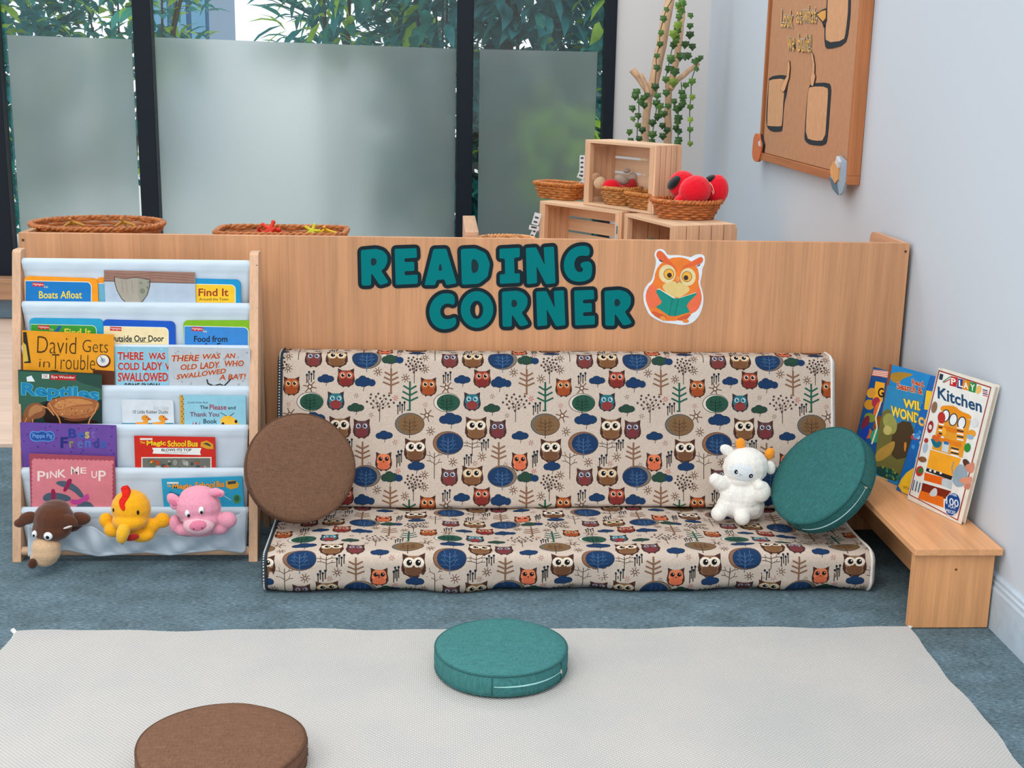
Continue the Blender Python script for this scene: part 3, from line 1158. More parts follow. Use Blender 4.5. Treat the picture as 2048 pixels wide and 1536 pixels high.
def mattress(name, label, fmap, D, Hh, r, x0, x1, disp, phx, phs, ks, left_zip=True):
    """a foam mattress: rounded cross-section (d, h) swept along x, printed cover"""
    K_U = 0.00038
    pts = []

    def seg(a, b):
        n = max(1, int((V(b) - V(a)).length / 0.022))
        for i in range(n):
            pts.append((a[0] + (b[0] - a[0]) * i / n, a[1] + (b[1] - a[1]) * i / n))

    def arc(cx, cy, a0, a1, n=7):
        for i in range(n):
            t = radians(a0 + (a1 - a0) * i / n)
            pts.append((cx + r * cos(t), cy + r * sin(t)))
    seg((D - r, Hh), (r, Hh))
    arc(r, Hh - r, 90, 180)
    seg((0, Hh - r), (0, r))
    arc(r, r, 180, 270)
    n_print = len(pts)
    seg((r, 0), (D - r, 0))
    arc(D - r, r, 270, 360)
    seg((D, r), (D, Hh - r))
    arc(D - r, Hh - r, 0, 90)
    N = len(pts)
    yz = [V(fmap(*p)) for p in pts]
    s = [0]
    for i in range(n_print):
        s.append(s[-1] + (yz[(i + 1) % N] - yz[i]).length)
    nor = []
    for i in range(N):
        t = yz[(i + 1) % N] - yz[i - 1]
        t.normalize()
        nor.append(V((t.y, -t.x)) if False else V((-t.y, t.x)))
    # outward: flip when it points to the middle
    mid = sum(yz, V((0, 0))) / N
    nor = [n if n.dot(p - mid) > 0 else -n for n, p in zip(nor, yz)]
    nx = int((x1 - x0) / 0.02)
    xs = [x0 + (x1 - x0) * i / nx for i in range(nx + 1)]

    def P(x, i, off=0.0):
        q = yz[i] + nor[i] * (off + disp(x, yz[i].x, yz[i].y))
        return V((x, q.x, q.y))
    root = thing(name, label, 'floor cushion', ((x0 + x1) / 2, yz[0].x, min(p.y for p in yz)))
    b = MB()
    can = mat(C_CAN, 0.9, 'print')
    vs_ = [P(x, i) for x in xs for i in range(N)]
    fs = [(a * N + i, a * N + (i + 1) % N, (a + 1) * N + (i + 1) % N, (a + 1) * N + i) for a in range(nx) for i in range(N)]
    b.add(vs_, fs, can)
    # the print
    s_end = s[n_print]

    def at(x, sv, off):
        lo, hi = 0, n_print
        while hi - lo > 1:
            m_ = (lo + hi) // 2
            if s[m_] <= sv:
                lo = m_
            else:
                hi = m_
        t = (sv - s[lo]) / max(1e-9, s[lo + 1] - s[lo])
        t = min(1, max(0, t))
        a_, c_ = P(x, lo, off), P(x, (lo + 1) % N, off)
        return a_.lerp(c_, t)
    period_u, period_s = 955 * K_U, 805 * ks
    for cu in range(-2, 6):
        for cs in range(-4, 4):
            for a, mx_, my_ in MOT:
                ux = phx + (mx_ - 365) * K_U + cu * period_u
                sy = phs + (my_ - 150 - (mx_ - 365) * .035) * ks + cs * period_s
                if ux < x0 - .06 or ux > x1 + .06 or sy < -.06 or sy > s_end + .06:
                    continue
                for ii, (poly, _f, c, l) in enumerate(a.items):
                    q = [(ux + (x - mx_) * K_U, sy + (y - my_) * ks) for x, y in poly]
                    for ax, v, low in ((0, x0, False), (0, x1, True), (1, 0.0, False), (1, s_end, True)):
                        q = clip_half(q, ax, v, low)
                        if len(q) < 3:
                            break
                    if len(q) < 3:
                        continue
                    for q1 in cells(q, 0, xs):
                        for q2 in cells(q1, 1, s):
                            if len(q2) > 2:
                                b.add([at(x, y, .0003 + .00009 * l + 8e-6 * ii) for x, y in q2], [tuple(range(len(q2)))], mat(c, 0.9, 'print'))
    b.build('cover', root, smooth=60)
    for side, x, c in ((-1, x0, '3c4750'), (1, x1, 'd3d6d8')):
        b = MB()
        rings = []
        for dx, ins in ((0, 0), (.007, .002), (.012, .010), (.014, .022)):
            ring = []
            for i in range(N):
                q = yz[i] + nor[i] * disp(x, yz[i].x, yz[i].y)
                k = min(1, ins / max(1e-6, (q - mid).length))
                q = q - nor[i] * ins if ins < Hh * .4 else q.lerp(mid, k)
                ring.append(V((x + side * dx, q.x, q.y)))
            rings.append(ring)
        vs_ = [p for rg in rings for p in rg]
        fs = [(k * N + i, k * N + (i + 1) % N, (k + 1) * N + (i + 1) % N, (k + 1) * N + i) for k in range(3) for i in range(N)] + [tuple(3 * N + i for i in range(N))]
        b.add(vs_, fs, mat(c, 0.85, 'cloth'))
        b.build('side_panel', root, smooth=70)
        b = MB()
        loop = [P(x, i, .0015) for i in range(N)]
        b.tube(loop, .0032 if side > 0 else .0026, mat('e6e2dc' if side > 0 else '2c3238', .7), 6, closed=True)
        b.build('piping', root, smooth=60)
        if side < 0 and left_zip:
            b = MB()
            dd = 0
            for i in range(0, n_print + 2):
                a_, c_ = P(x - .0062, i % N, .0005), P(x - .0062, (i + 1) % N, .0005)
                ln = (c_ - a_).length
                k = max(1, int(ln / .007))
                for j in range(k):
                    p0 = a_.lerp(c_, (j + .15) / k)
                    p1 = a_.lerp(c_, (j + .6) / k)
                    b.tube([p0, p1], .0021, mat('cfd2d2', .6), 5)
            b.build('zipper', root)
    return root


SEAT_Z = 0.105


def disp_seat(x, y, z):
    d = .0025 * sin(x * 9 + y * 7) + .002 * sin(x * 23 + 1.3)
    if z > .06:
        d -= .014 * math.exp(-((x - .95) / .13) ** 2 - ((y - 3.14) / .09) ** 2)
        d -= .006 * math.exp(-((x - .8) / .1) ** 2 - ((y - 3.22) / .1) ** 2)
        d += .008 * math.exp(-((x - .9) / .16) ** 2 - ((y - 3.01) / .03) ** 2)
    elif z < .05 and y < 3.0:
        d += .004 * sin(x * 14 + .5) + .003 * sin(x * 31)
    return d


p_ = on(603, 1180, 1, 2.972)
s_seat = (3.44 - .03 - 3.0) + .047 + (SEAT_Z - .06) + .0  # length from the back edge to the lower roll
ks_ = 0.00038
mattress('seat_mattress', 'flat owl print foam mattress lying on the carpet as the seat', lambda d, h: (2.97 + d, .004 + h), .47, SEAT_Z - .004, .03, -.415, 1.072,
         disp_seat, p_.x, s_seat + (.035 - p_.z) - .0, ks_ * .98)

BD = V((.28, .96))
BO = V((3.292, SEAT_Z + .003))
BN = V((0, -.96, .28))


def back_hit(px, py):
    q = onp(px, py, V((0, BO.x, BO.y)), BN)
    return q.x, (q.z - BO.y) / BD.y


xa_, va_ = back_hit(627, 718)
xb_, vb_ = back_hit(620, 955)
L_B = back_hit(1100, 703)[1] - .012
ks_b = (va_ - vb_) / 805
xl_ = back_hit(560, 760)[0]
xr_ = back_hit(1667, 760)[0]
mattress('back_mattress', 'upright owl print foam mattress leaning on the wooden panel as the backrest', lambda d, h: (BO.x + BD.x * h + d, BO.y + BD.y * h), .078, L_B, .018, xl_ + .005, xr_ - .005,
         lambda x, y, z: .003 * sin(x * 7 + 1) * sin(z * 12), xa_, (.078 - .036) + .028 + (L_B - va_ - .018), ks_b)


# ================================================================= ROUND FLOOR CUSHIONS
def round_cushion(label, base, R, T, n, col, zdir, zc, wob=.006, zspan=1.25, seam='right', group='round floor cushions', sc=1.0):
    """base: centre of the lower face; n: the way the top looks; zdir: where the zipper band sits"""
    n = V(n).normalized()
    q = V((0, 0, 1)).rotation_difference(n)
    root = thing('round_cushion', label, 'cushion', base, group)
    root.rotation_mode = 'QUATERNION'
    root.rotation_quaternion = q
    m = mat(col, .9, 'cloth')
    dl = q.inverted() @ V(zdir)
    az = atan2(dl.y, dl.x)
    wr = lambda a: 1 + wob * sin(3 * a + 1) + wob * .6 * sin(5 * a)
    prof = [(.001, 0), (R * .5, 0), (R * .9, 0), (R * .975, .004), (R * .992, .009), (R, T * .3), (R * 1.004, T * .5), (R, T * .75), (R * .992, T - .007), (R * .98, T - .002), (R * .95, T + .0015), (R * .8, T + .004), (R * .5, T + .006), (R * .2, T + .0065), (.001, T + .0065)]
    b = MB()
    n_ = 96
    vs_, fs = [], []
    for r_, z in prof:
        for j in range(n_):
            a = 2 * pi * j / n_
            k = wr(a) if r_ > R * .3 else 1
            vs_.append((r_ * k * cos(a), r_ * k * sin(a), z + (.0016 * sin(4 * a + 9 * r_ / R) if R * .1 < r_ < R * .96 and z > T * .9 else 0)))
    for i in range(len(prof) - 1):
        for j in range(n_):
            fs.append((i * n_ + j, i * n_ + (j + 1) % n_, (i + 1) * n_ + (j + 1) % n_, (i + 1) * n_ + j))
    b.add(vs_, fs, m)
    b.build('cover', root, smooth=70, local=True)
    b = MB()
    for z, k in ((T - .003, .988), (.006, .986)):
        b.tube([(R * k * wr(a) * cos(a), R * k * wr(a) * sin(a), z) for a in [2 * pi * j / 80 for j in range(80)]], .0021, mat(shade_hex(col, .82), .9, 'cloth'), 6, closed=True)
    b.build('piping', root, smooth=80, local=True)
    b = MB()
    an = [az - zspan / 2 + zspan * j / 30 for j in range(31)]
    rr = [.0008 + .0011 * sin(pi * min(1, j / 30 * 1.1 + .05)) for j in range(31)]
    b.tube([(R * 1.006 * wr(a) * cos(a), R * 1.006 * wr(a) * sin(a), T * .52) for a in an], rr, mat(zc, .5), 6)
    z_ = b.build('zipper', root, smooth=80, local=True)
    b = MB()
    e = an[-1] if seam == 'right' else an[0]
    c = V((R * 1.012 * cos(e), R * 1.012 * sin(e), T * .52))
    t = V((-sin(e), cos(e), 0))
    b.tube([c + V((0, 0, .006)), c, c - V((0, 0, .004)) + t * .002], [.0012, .0022, .0014], mat('c9c2b4', .35), 6)
    b.build('zipper_pull', z_, local=True)
    for a in (an[0] - .03, an[-1] + .03):
        b = MB()
        b.tube([(R * 1.003 * wr(a) * cos(a), R * 1.003 * wr(a) * sin(a), z) for z in (.008, T * .5, T - .006)], .0011, mat(shade_hex(col, .75), .9, 'cloth'), 5)
        b.build('seam', root, local=True)
    return root


def shade_hex(c, f):
    return ''.join('%02x' % max(0, min(255, int(int(c[i:i + 2], 16) * f))) for i in (0, 2, 4))


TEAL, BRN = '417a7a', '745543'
RUG_T = .009
# on the rug
yf = on(1005, 1400, 2, RUG_T).y
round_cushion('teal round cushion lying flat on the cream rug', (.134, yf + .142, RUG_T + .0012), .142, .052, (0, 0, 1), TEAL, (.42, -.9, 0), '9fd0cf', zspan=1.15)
yb_ = on(430, 1407, 2, .06).y
round_cushion('brown round cushion lying flat on the cream rug', (-.39, yb_ - .152, RUG_T + .0012), .152, .052, (0, 0, 1), BRN, (.97, -.25, 0), '5a4030', wob=.012, zspan=.8)
# brown one leaning on the backrest
a_, t_ = radians(15), radians(22)
nb = V((sin(a_) * cos(t_), -cos(a_) * cos(t_), sin(t_)))
cb = on(603, 935, 1, 3.165)
ext = .14 * sqrt(1 - nb.z ** 2)
cb.z = SEAT_Z - .002 + ext + .03 * nb.z
cb = onp(602, 935, V((0, 3.16, 0)), V((0, 1, 0)))
round_cushion('brown round cushion standing tilted at the left end of the owl sofa', cb - nb * .05, .1385, .05, nb, BRN, (-.4, .3, -1), '624839', wob=.004, zspan=1.0)
# teal one leaning between sofa and bench
tc = -(on(1640, 958, 1, 3.13) - EYE).normalized()
nt_ = tc * .56 + (RGT * -.766 + UPV * .64) * .83
nt_.normalize()
ct = on(1634, 949, 1, 3.12)
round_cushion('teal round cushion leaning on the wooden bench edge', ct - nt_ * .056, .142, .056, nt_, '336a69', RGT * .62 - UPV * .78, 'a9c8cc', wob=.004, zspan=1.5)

# ================================================================= WHITE PLUSH LAMB
YL = 3.23
ck = .13 * kpx(1480, 1000, YL)
lc = lambda X, Y, dy=0: on(1400 + X * .1302, 860 + Y * .1302, 1, YL) + V((0, dy, 0))
rad = lambda x, y, z: (x * ck, y * ck, z * ck)
lamb = thing('plush_lamb', 'white plush lamb with orange horns sitting on the owl sofa', 'soft toy', lc(600, 1385))
M_WP = mat('f6f1ea', .95, 'plush')
blob('body', lamb, [
    (lc(700, 560), rad(352, 280, 300)), (lc(640, 740, -.008), rad(215, 180, 130)),
    (lc(650, 1010, .0), rad(325, 265, 335)), (lc(450, 1010, -.012), rad(170, 150, 190)), (lc(700, 1000, -.016), rad(200, 190, 220)), (lc(650, 1150), rad(350, 265, 235)), (lc(640, 1090), rad(335, 265, 285)), (lc(640, 900), rad(275, 215, 210)), (lc(420, 900, -.006), rad(150, 120, 120)), (lc(800, 950, -.012), rad(180, 150, 160)), (lc(420, 1130, -.014), rad(190, 160, 170)), (lc(620, 1160, -.02), rad(220, 160, 160)), (lc(800, 1200), rad(185, 190, 175)),
    (lc(300, 790, -.01), rad(185, 115, 115), rotm('Y', 28)), (lc(220, 740, -.012), rad(100, 90, 100)),
    (lc(890, 880, -.036), rad(145, 120, 170)), (lc(860, 790, -.04), rad(95, 90, 90)),
    (lc(250, 1225, -.03), rad(120, 130, 115)), (lc(330, 1180, -.02), rad(140, 120, 120)),
    (lc(590, 1255, -.045), rad(125, 130, 120)), (lc(560, 1200, -.02), rad(150, 120, 130)),
], M_WP, .0025, 6)
for X, Y, rr, an in ((420, 320, (125, 55, 85), 32), (1085, 585, (85, 55, 115), -14)):
    blob('ear', lamb, [(lc(X, Y, .004), rad(*rr), rotm('Y', an))], M_WP, .0025, 3)
for X, Y, an in ((635, 225, -5), (1085, 375, 25)):
    blob('horn', lamb, [(lc(X, Y, .01), rad(80, 60, 90), rotm('Y', an)), (lc(X, Y + 40, .01), rad(70, 55, 60))], mat('f59a2b', .9, 'plush'), .0025, 3)


def on_ell(X, Y, c, r):
    """front of a rounded mass, in the same plane of view"""
    u, v = (X - c[0]) / r[0], (Y - c[1]) / r[2]
    return -sqrt(max(.02, 1 - u * u - v * v)) * r[1] * ck


hc, hr = (700, 560), (346, 275, 294)
b = MB()
pf = lc(600, 590)
vs_, n_ = [], 28
for k in range(0, 6):
    for j in range(n_):
        a = 2 * pi * j / n_
        X, Y = 595 + 190 * k / 5 * cos(a), 590 + 150 * k / 5 * sin(a)
        vs_.append(lc(X, Y, on_ell(X, Y, hc, hr) - (.0004 if k < 5 else -.001)))
b.add(vs_, [(k * n_ + j, k * n_ + (j + 1) % n_, (k + 1) * n_ + (j + 1) % n_, (k + 1) * n_ + j) for k in range(5) for j in range(n_)], mat('e6edf1', .95, 'plush'))
b.build('face', lamb, smooth=180)
for X, Y in ((508, 572), (718, 620)):
    e = MB()
    e.ball(lc(X, Y, on_ell(X, Y, hc, hr)), rad(33, 15, 36), mat('1b222c', .15), 12)
    eo = e.build('eye', lamb, smooth=180)
    e = MB()
    e.ball(lc(X + 2, Y + 2, on_ell(X, Y, hc, hr) - 13 * ck), rad(10, 4, 10), mat('f4f4f4', .3), 8)
    e.build('glint', eo, smooth=180)
e = MB()
for pts in (((545, 595), (565, 612), (590, 604)), ((565, 612), (555, 635))):
    e.tube([lc(X, Y, on_ell(X, Y, hc, hr) - .0006) for X, Y in pts], .0005, mat('7a6a66', .8), 5)
e.build('mouth', lamb)

# ================================================================= SLING BOOKSHELF
LEAN = .218
YF = 3.188
LN = V((0, -1, LEAN))
M_BK = wood('dfb594', 2, 'birch', 0.5, 0.08)
M_BKX = wood('dfb594', 0, 'birch', 0.5, 0.08)
M_SL = mat('c6d4e0', .85, 'sling')
shelf = thing('sling_bookshelf', 'wooden bookshelf with white fabric slings at the left of the sofa', 'bookshelf', (-.778, 3.25, 0))
XL0, XL1, XR0, XR1 = -1.088, -1.066, -.489, -.466
LIPY = [520, 606, 691, 773, 851, 938, 1017]
LIP = []
for y in LIPY:
    q = onp(280, y, V((0, YF, 0)), LN)
    LIP.append((q.y, q.z))
ZTOP = onp(36, 500, V((0, YF, 0)), LN).z
for x0, x1 in ((XL0, XL1), (XR0, XR1)):
    b = MB()
    yt = YF + LEAN * ZTOP
    b.prism([(x0, YF, 0), (x0, YF + .05, 0), (x0, yt + .05, ZTOP - .006), (x0, yt + .04, ZTOP), (x0, yt + .008, ZTOP), (x0, yt, ZTOP - .006)], (x1 - x0, 0, 0), M_BK)
    po = b.build('side_post', shelf, bevel=.0015)
    b = MB()
    b.prism([(x0 + .003, yt + .035, ZTOP - .08), (x0 + .003, yt + .06, ZTOP - .08), (x0 + .003, 3.478, 0), (x0 + .003, 3.453, 0)], (x1 - x0 - .006, 0, 0), M_BK)
    b.build('rear_leg', shelf)
    for y, z in LIP[:4]:
        if x0 > -.6:
            b = MB()
            b.lathe([(.003, 0), (.003, .0008), (.001, .001)], mat('3a2c22', .6), 10, Matrix.Translation((x1 - .004, y - .0002, z - .012)) @ Matrix.Rotation(radians(90), 4, 'X'))
            b.build('screw', po)
for y, z in LIP:
    b = MB()
    b.tube([(XL1, y + .01, z - .009), (XR0, y + .01, z - .009)], .0065, M_BKX, 12)
    b.build('dowel', shelf, smooth=40)
z_low = on(280, 1102, 1, 3.205).z
for y, z, r in ((3.206, z_low, .0115), (3.40, .05, .009)):
    b = MB()
    b.tube([(XL1, y, z), (XR0, y, z)], r, M_BKX, 14)
    b.build('dowel', shelf, smooth=40)
rs = random.Random(11)
for k, (y, z) in enumerate(LIP):
    b = MB()
    xa = on(43 - (3 if k > 3 else 0), LIPY[k], 1, y).x
    xb = on(501 if k < 4 else 496, LIPY[k] + 4, 1, y).x
    ph = rs.uniform(0, 6)
    drop = .135 if k < 6 else .11

    def sheet(u, v, y=y, z=z, xa=xa, xb=xb, ph=ph, drop=drop, k=k):
        # v: round the dowel, then down behind the books of the tier below
        x = xa + (xb - xa) * u
        ed = max(0, 1 - 8 * min(u, 1 - u))
        if v < .25:
            t = v / .25 * pi
            return V((x, y + .010 + .0095 * cos(t), z - .009 + .0095 * sin(t)))
        t = (v - .25) / .75
        hem = .0015 if t < .16 else 0.0
        wob = .0012 * sin(u * 21 + ph) * sin(t * 5) + .001 * sin(u * 47 + 2 * ph + t * 6)
        return V((x + (0.010 * t * (1 if u < .5 else -1) * ed), y + .0005 - hem + .004 * t + wob + .012 * ed * t, z - .009 - drop * t))
    b.grid(sheet, 44, 32, M_SL)
    b.build('fabric_sling', shelf, smooth=50, solid=.0008)

# front pocket holding the puppets
def pocket_top(px):
    for (a, ya), (c, yc) in zip(PT, PT[1:]):
        if a <= px <= c:
            t = (px - a) / (c - a)
            t = t * t * (3 - 2 * t)
            return ya + (yc - ya) * t
    return PT[-1][1]


PT = [(56, 1052), (75, 1056), (130, 1064), (180, 1052), (215, 1070), (270, 1082), (330, 1068), (375, 1074), (420, 1068), (455, 1050), (474, 1030), (492, 1017)]
PBOT = [(56, 1113), (75, 1113), (130, 1100), (190, 1112), (200, 1113), (290, 1105), (340, 1111), (380, 1106), (440, 1100), (486, 1107), (492, 1100)]


def lerp_tab(T, px):
    for (a, ya), (c, yc) in zip(T, T[1:]):
        if a <= px <= c:
            t = (px - a) / (c - a)
            return ya + (yc - ya) * t
    return T[-1][1]


def pocket(u, v):
    px = 56 + 436 * u
    y0, y1 = pocket_top(px), lerp_tab(PBOT, px)
    py = y0 + (y1 - y0) * v
    fold = .006 * sin(u * 30 + v * 3) * (.3 + .7 * sin(v * pi)) + .004 * sin(u * 67 - v * 5)
    Y = 3.172 + .012 * v + fold * (1 - .6 * (v > .9))
    return on(px, py, 1, Y)


b = MB()
b.grid(pocket, 110, 22, M_SL)
b.build('puppet_pocket', shelf, smooth=80, solid=.0012)

# ----------------------------------------------------------------- books on the shelf
c1 = lambda X, Y: (.27344 * X, 480 + .27344 * Y)
c2 = lambda X, Y: (.27344 * X, 820 + .27344 * Y)
M_PG = mat('ece6da', .8)
N_F = V((0, -1, 0))


def shelf_book(label, tier, j, tl, tr, base, art, t=.0042, rnd=.0, group='children\'s books in the fabric slings', low=.085):
    y, z = LIP[tier]
    Y = y + .0125 + .0052 * j
    TL, TR = on(*tl, 1, Y), on(*tr, 1, Y)
    w = TR - TL
    W = w.length
    w.normalize()
    d = V((w.z, 0, -w.x))
    Hh = TL.z - (z - low)
    o = TL + d * Hh
    root = thing('picture_book', label, 'book', (TL + TR) / 2 + d * Hh, group)
    fr = MB()
    pts = []
    r = rnd
    for cx, cy, a0 in ((r, r, 180), (W - r, r, 270)):
        for i in range(6 if r else 1):
            a = radians(a0 + 90 * i / 5) if r else 0
            pts.append((cx + r * cos(a), cy + r * sin(a)))
    pts += [(W, Hh), (0, Hh)]
    P = lambda p, yy: TL + w * p[0] + d * p[1] + V((0, yy, 0))
    th = min(.0012, t * .3)
    m = mat(base, .4)
    fr.prism([P(p, 0) for p in pts][::-1], (0, th, 0), m)
    fr.prism([P(p, t - th) for p in pts][::-1], (0, th, 0), m)
    fr.prism([P(p, th) for p in ((0, r), (.0015, r), (.0015, Hh), (0, Hh))][::-1], (0, t - 2 * th, 0), m)
    art.emit(fr, lambda x, yy: on(x, yy, 1, Y), N_F, .0003, .00005, .4)
    fr.build('cover', root)
    pg = MB()
    pg.prism([P(p, th) for p in ((.0015, r + .001), (W - .0015, r + .001), (W - .0015, Hh - .001), (.0015, Hh - .001))][::-1], (0, t - 2 * th, 0), M_PG)
    pg.build('pages', root)
    return root


def inner_panel(a, c, x0, y0, x1, y1, r, col, edge='e9efe6'):
    """panel with one rounded top right corner, x0..x1,y0..y1 in photo measure"""
    def pp(x0, y0, x1, y1, r):
        return [(x0, y0), (x1 - r, y0 + .02 * (x1 - x0))] + [(x1 - r + r * sin(radians(t)), y0 + .02 * (x1 - x0) + r - r * cos(radians(t))) for t in range(15, 91, 15)] + [(x1, y1), (x0, y1)]
    a.poly(pp(x0 - .6, y0 - 1.2, x1 + 1.4, y1, r + 1), edge)
    a.up()
    a.poly(pp(x0, y0, x1, y1, r), col)
    a.up()


def hi_logo(a, x, y, w=23, h=8):
    a.poly(rect(x, y, x + w, y + h, .05), 'c4232b')
    a.up()
    a.text('Highlights', x + 1, y + 1.6, x + w - 1, y + h - 1.4, 'f6e9e4', .005, .1, .05)
    a.text('Kids', x + w, y + h - 1.5, x + w + 8, y + h + 3.2, 'd8e8b0', 0, .1, .05)


# first sling
a = Art()
inner_panel(a, None, 51, 562, 182, 660, 9, '1a78bf')
hi_logo(a, 65, 564.5)
a.text('Boats Afloat', 78, 582, 164, 597, 'f3d43c', .012)
shelf_book('blue and orange board book titled Boats Afloat', 1, 1, (48, 552), (195, 557), 'f59a22', a, .0048, .012)
a = Art()
inner_panel(a, None, 192, 567, 300, 660, 9, '6fb4cf')
shelf_book('orange edged board book half hidden between Boats Afloat and the grey picture book', 1, 2, (192, 554), (330, 558), 'f39a2c', a, .0048, .012)
a = Art()
a.poly([(208, 540), (390, 544.5), (390, 566.5), (208, 562)], '9a7566')
a.up()
for k, y in enumerate((546, 551, 556)):
    a.line([(210, y), (260, y + 3), (310, y - .5), (388, y + 5)], .8, '6f5146')
a.line([(208, 562), (390, 566.5)], 1.2, '4a3b36')
a.up()
o = [(228, 553), (240, 556), (253, 557), (266, 554.5), (278, 554.5), (290, 557), (301, 559), (300, 573), (295, 590), (286, 603), (278, 606), (252, 606), (243, 598), (234, 582), (229, 566)]
a.poly(o, '453c36')
a.up()
a.poly([(264.5 + (x - 264.5) * .95, 580 + (y - 580) * .95) for x, y in o], 'a8a093')
a.up()
a.poly([(276, 556), (299, 560), (298, 574), (291, 594), (282, 603), (276, 590)], '98988a')
a.up()
for x, y, r_ in ((285, 582, 5.5), (295, 575, 2.5), (282, 566, 2.3), (297, 564, 2.2)):
    a.poly(ell(x, y, r_, r_, 12), '78806a')
for x in (243, 252, 263):
    a.line([(x, 560), (x + 3, 585)], .7, '857d72')
shelf_book('grey picture book with a brown wooden top edge and a grey shield shape', 1, 0, (208, 540), (390, 544.5), 'b3c2d3', a, .004)
a = Art()
inner_panel(a, None, 337, 567.5, 470, 660, 9, 'f4c530')
a.text('Find It', 397, 577, 457, 592.5, '9b3a22', .02)
a.text('Around the Town', 398, 595.5, 457, 601, '5f3a22', .012)
shelf_book('blue edged yellow board book titled Find It Around the Town', 1, 1, (334, 556), (481, 559.5), '1b93c9', a, .0048, .012)
# second sling
a = Art()
inner_panel(a, None, 62, 649, 192, 720, 9, '3a9a3a', 'cfe3c0')
a.poly([(108, 664), (118, 651), (124, 652), (114, 668), (112, 690), (106, 690)], '2a5ea8')
hi_logo(a, 76, 650)
a.text('Find It', 129, 657, 182, 672, 'e3d84a', .02)
shelf_book('blue edged green board book titled Find It behind the orange book', 2, 1, (58, 636), (206, 638), '2aa0cc', a, .0045, .012)
a = Art()
inner_panel(a, None, 208, 653, 336, 720, 9, 'f0dcae')
hi_logo(a, 220, 653)
a.text('Outside Our Door', 219, 670.5, 328, 683.5, '22302f', .022)
a.line([(240, 684), (302, 684.5)], .9, '5a5a4a')
shelf_book('dark blue edged cream board book titled Outside Our Door', 2, 1, (205, 639), (350, 643), '1b57bf', a, .0045, .012)
a = Art()
inner_panel(a, None, 369, 652.5, 496, 720, 9, '3a86cf')
hi_logo(a, 383, 653.5)
a.text('Food from', 388, 671.5, 455, 684, '1d2c3c', .022)
a.text('the Farm', 404, 686, 470, 698, '1d2c3c', .022)
shelf_book('green edged blue board book titled Food from the Farm', 2, 1, (366, 641), (508, 641), '7fb522', a, .0045, .012)
# third sling
a = Art()
a.poly([(46, 664), (53, 664), (62, 726), (48, 726)], '2d2a24')
a.up()
a.poly([(46, 684), (52, 690), (57, 722), (47, 724)], 'd2b24a')
for w, x0, y0, x1, y1 in (('David', 74, 672, 153, 706), ('Gets', 165, 679, 216, 704), ('in', 78, 718, 100, 734), ('Trouble', 104, 708, 190, 738)):
    a.text(w, x0, y0, x1, y1, '4a3412', -.012, .05, .03)
a.poly(ell(207, 722, 14.5, 13.5, 22), '5a2b1c')
a.up()
a.poly(ell(206, 721, 12, 11, 22), 'e6e2da')
a.up()
a.poly(ell(206, 721, 5, 5, 12), '9fb6cc')
a.up()
a.line([(206, 722), (201, 713)], 1.2, '3a2c24')
a.poly([(186, 739), (229, 742), (229, 775), (186, 775)], '5a2f1f', 0)
a.poly(ell(108, 745, 12, 5, 12), '3a2410')
shelf_book('orange picture book titled David Gets in Trouble', 3, 0, (44, 661), (227.5, 669.5), 'e79b25', a, .0035, low=.05)
a = Art()
for w, x0, y0, x1, y1 in (('THERE', 235, 704, 287, 720), ('WAS', 297, 705, 331, 719), ('COLD', 236, 725, 279, 740), ('LADY', 285, 724, 325, 740), ('WHO', 330, 726, 372, 740), ('SWALLOWED', 236, 745, 336, 763)):
    a.text(w, x0, y0, x1, y1, 'b5312c', .03, 0, 0, outline='e8d8d4', ow=.022)
a.text('SOME SNOW', 249, 766, 320, 780, '2a2c30', .02)
for i in range(26):
    a.poly(ell(rs.uniform(232, 340), rs.uniform(698, 770), 1.2, 1.2, 6), 'd8edf4', 0)
shelf_book('light blue picture book with red lettering about a cold lady', 3, 1, (228, 693.5), (386, 695.5), '8cc0d6', a, .0035, low=.06)
a = Art()
for i in range(34):
    a.poly(ell(rs.uniform(340, 494), rs.uniform(700, 770), rs.uniform(1, 3), rs.uniform(1, 2.6), 8), '9aa3ad', 0)
a.up()
for w, x0, y0, x1, y1, s_ in (('THERE', 343, 710.5, 399, 723, -.02), ('WAS', 405, 708, 441, 718.5, -.04), ('AN', 449, 707, 471, 717, -.04), ('OLD', 361, 729, 394, 740, -.05), ('LADY', 400, 725, 440, 738, -.06), ('WHO', 449, 721, 488, 733, -.02), ('SWALLOWED', 353, 749, 452, 759, -.13), ('A BAT!', 438, 749, 492, 760, -.04)):
    a.text(w, x0, y0, x1, y1, 'b0402a', .028, .15, s_, outline='e9d9b8', ow=.03)
a.line([(414, 759), (416, 767), (428, 772), (440, 768), (448, 772), (458, 762), (462, 757)], 2.4, '22262c')
shelf_book('grey picture book with red lettering about an old lady who swallowed a bat', 3, 0, (336, 694), (500, 697.5), 'b9c0c7', a, .0035, low=.06)
# fourth sling
a = Art()
a.poly([(37, 742), (204, 750), (204, 800), (130, 790), (60, 812), (38, 840)], '37604f')
a.poly([(130, 744), (204, 750), (204, 778), (160, 765)], '2b4a40')
a.up()
a.poly(rect(101, 748.5, 152, 759.5, .03), 'b02a2a')
a.poly(rect(84, 748, 98.5, 757, .03), 'e9e4e4')
a.poly([(53, 754), (63, 751), (70, 763), (54, 763)], 'dfe6ea')
a.up()
a.text('Eye Wonder', 103, 751, 150, 757.5, 'f2e6e0', .008, 0, .03)
a.text('DK', 87, 749.5, 96, 755.5, '8a3a3a', .01)
a.text('Reptiles', 43, 765, 198, 797, '1f7fae', .035, 0, .075, outline='5ec0d6', ow=.02)
a.up()
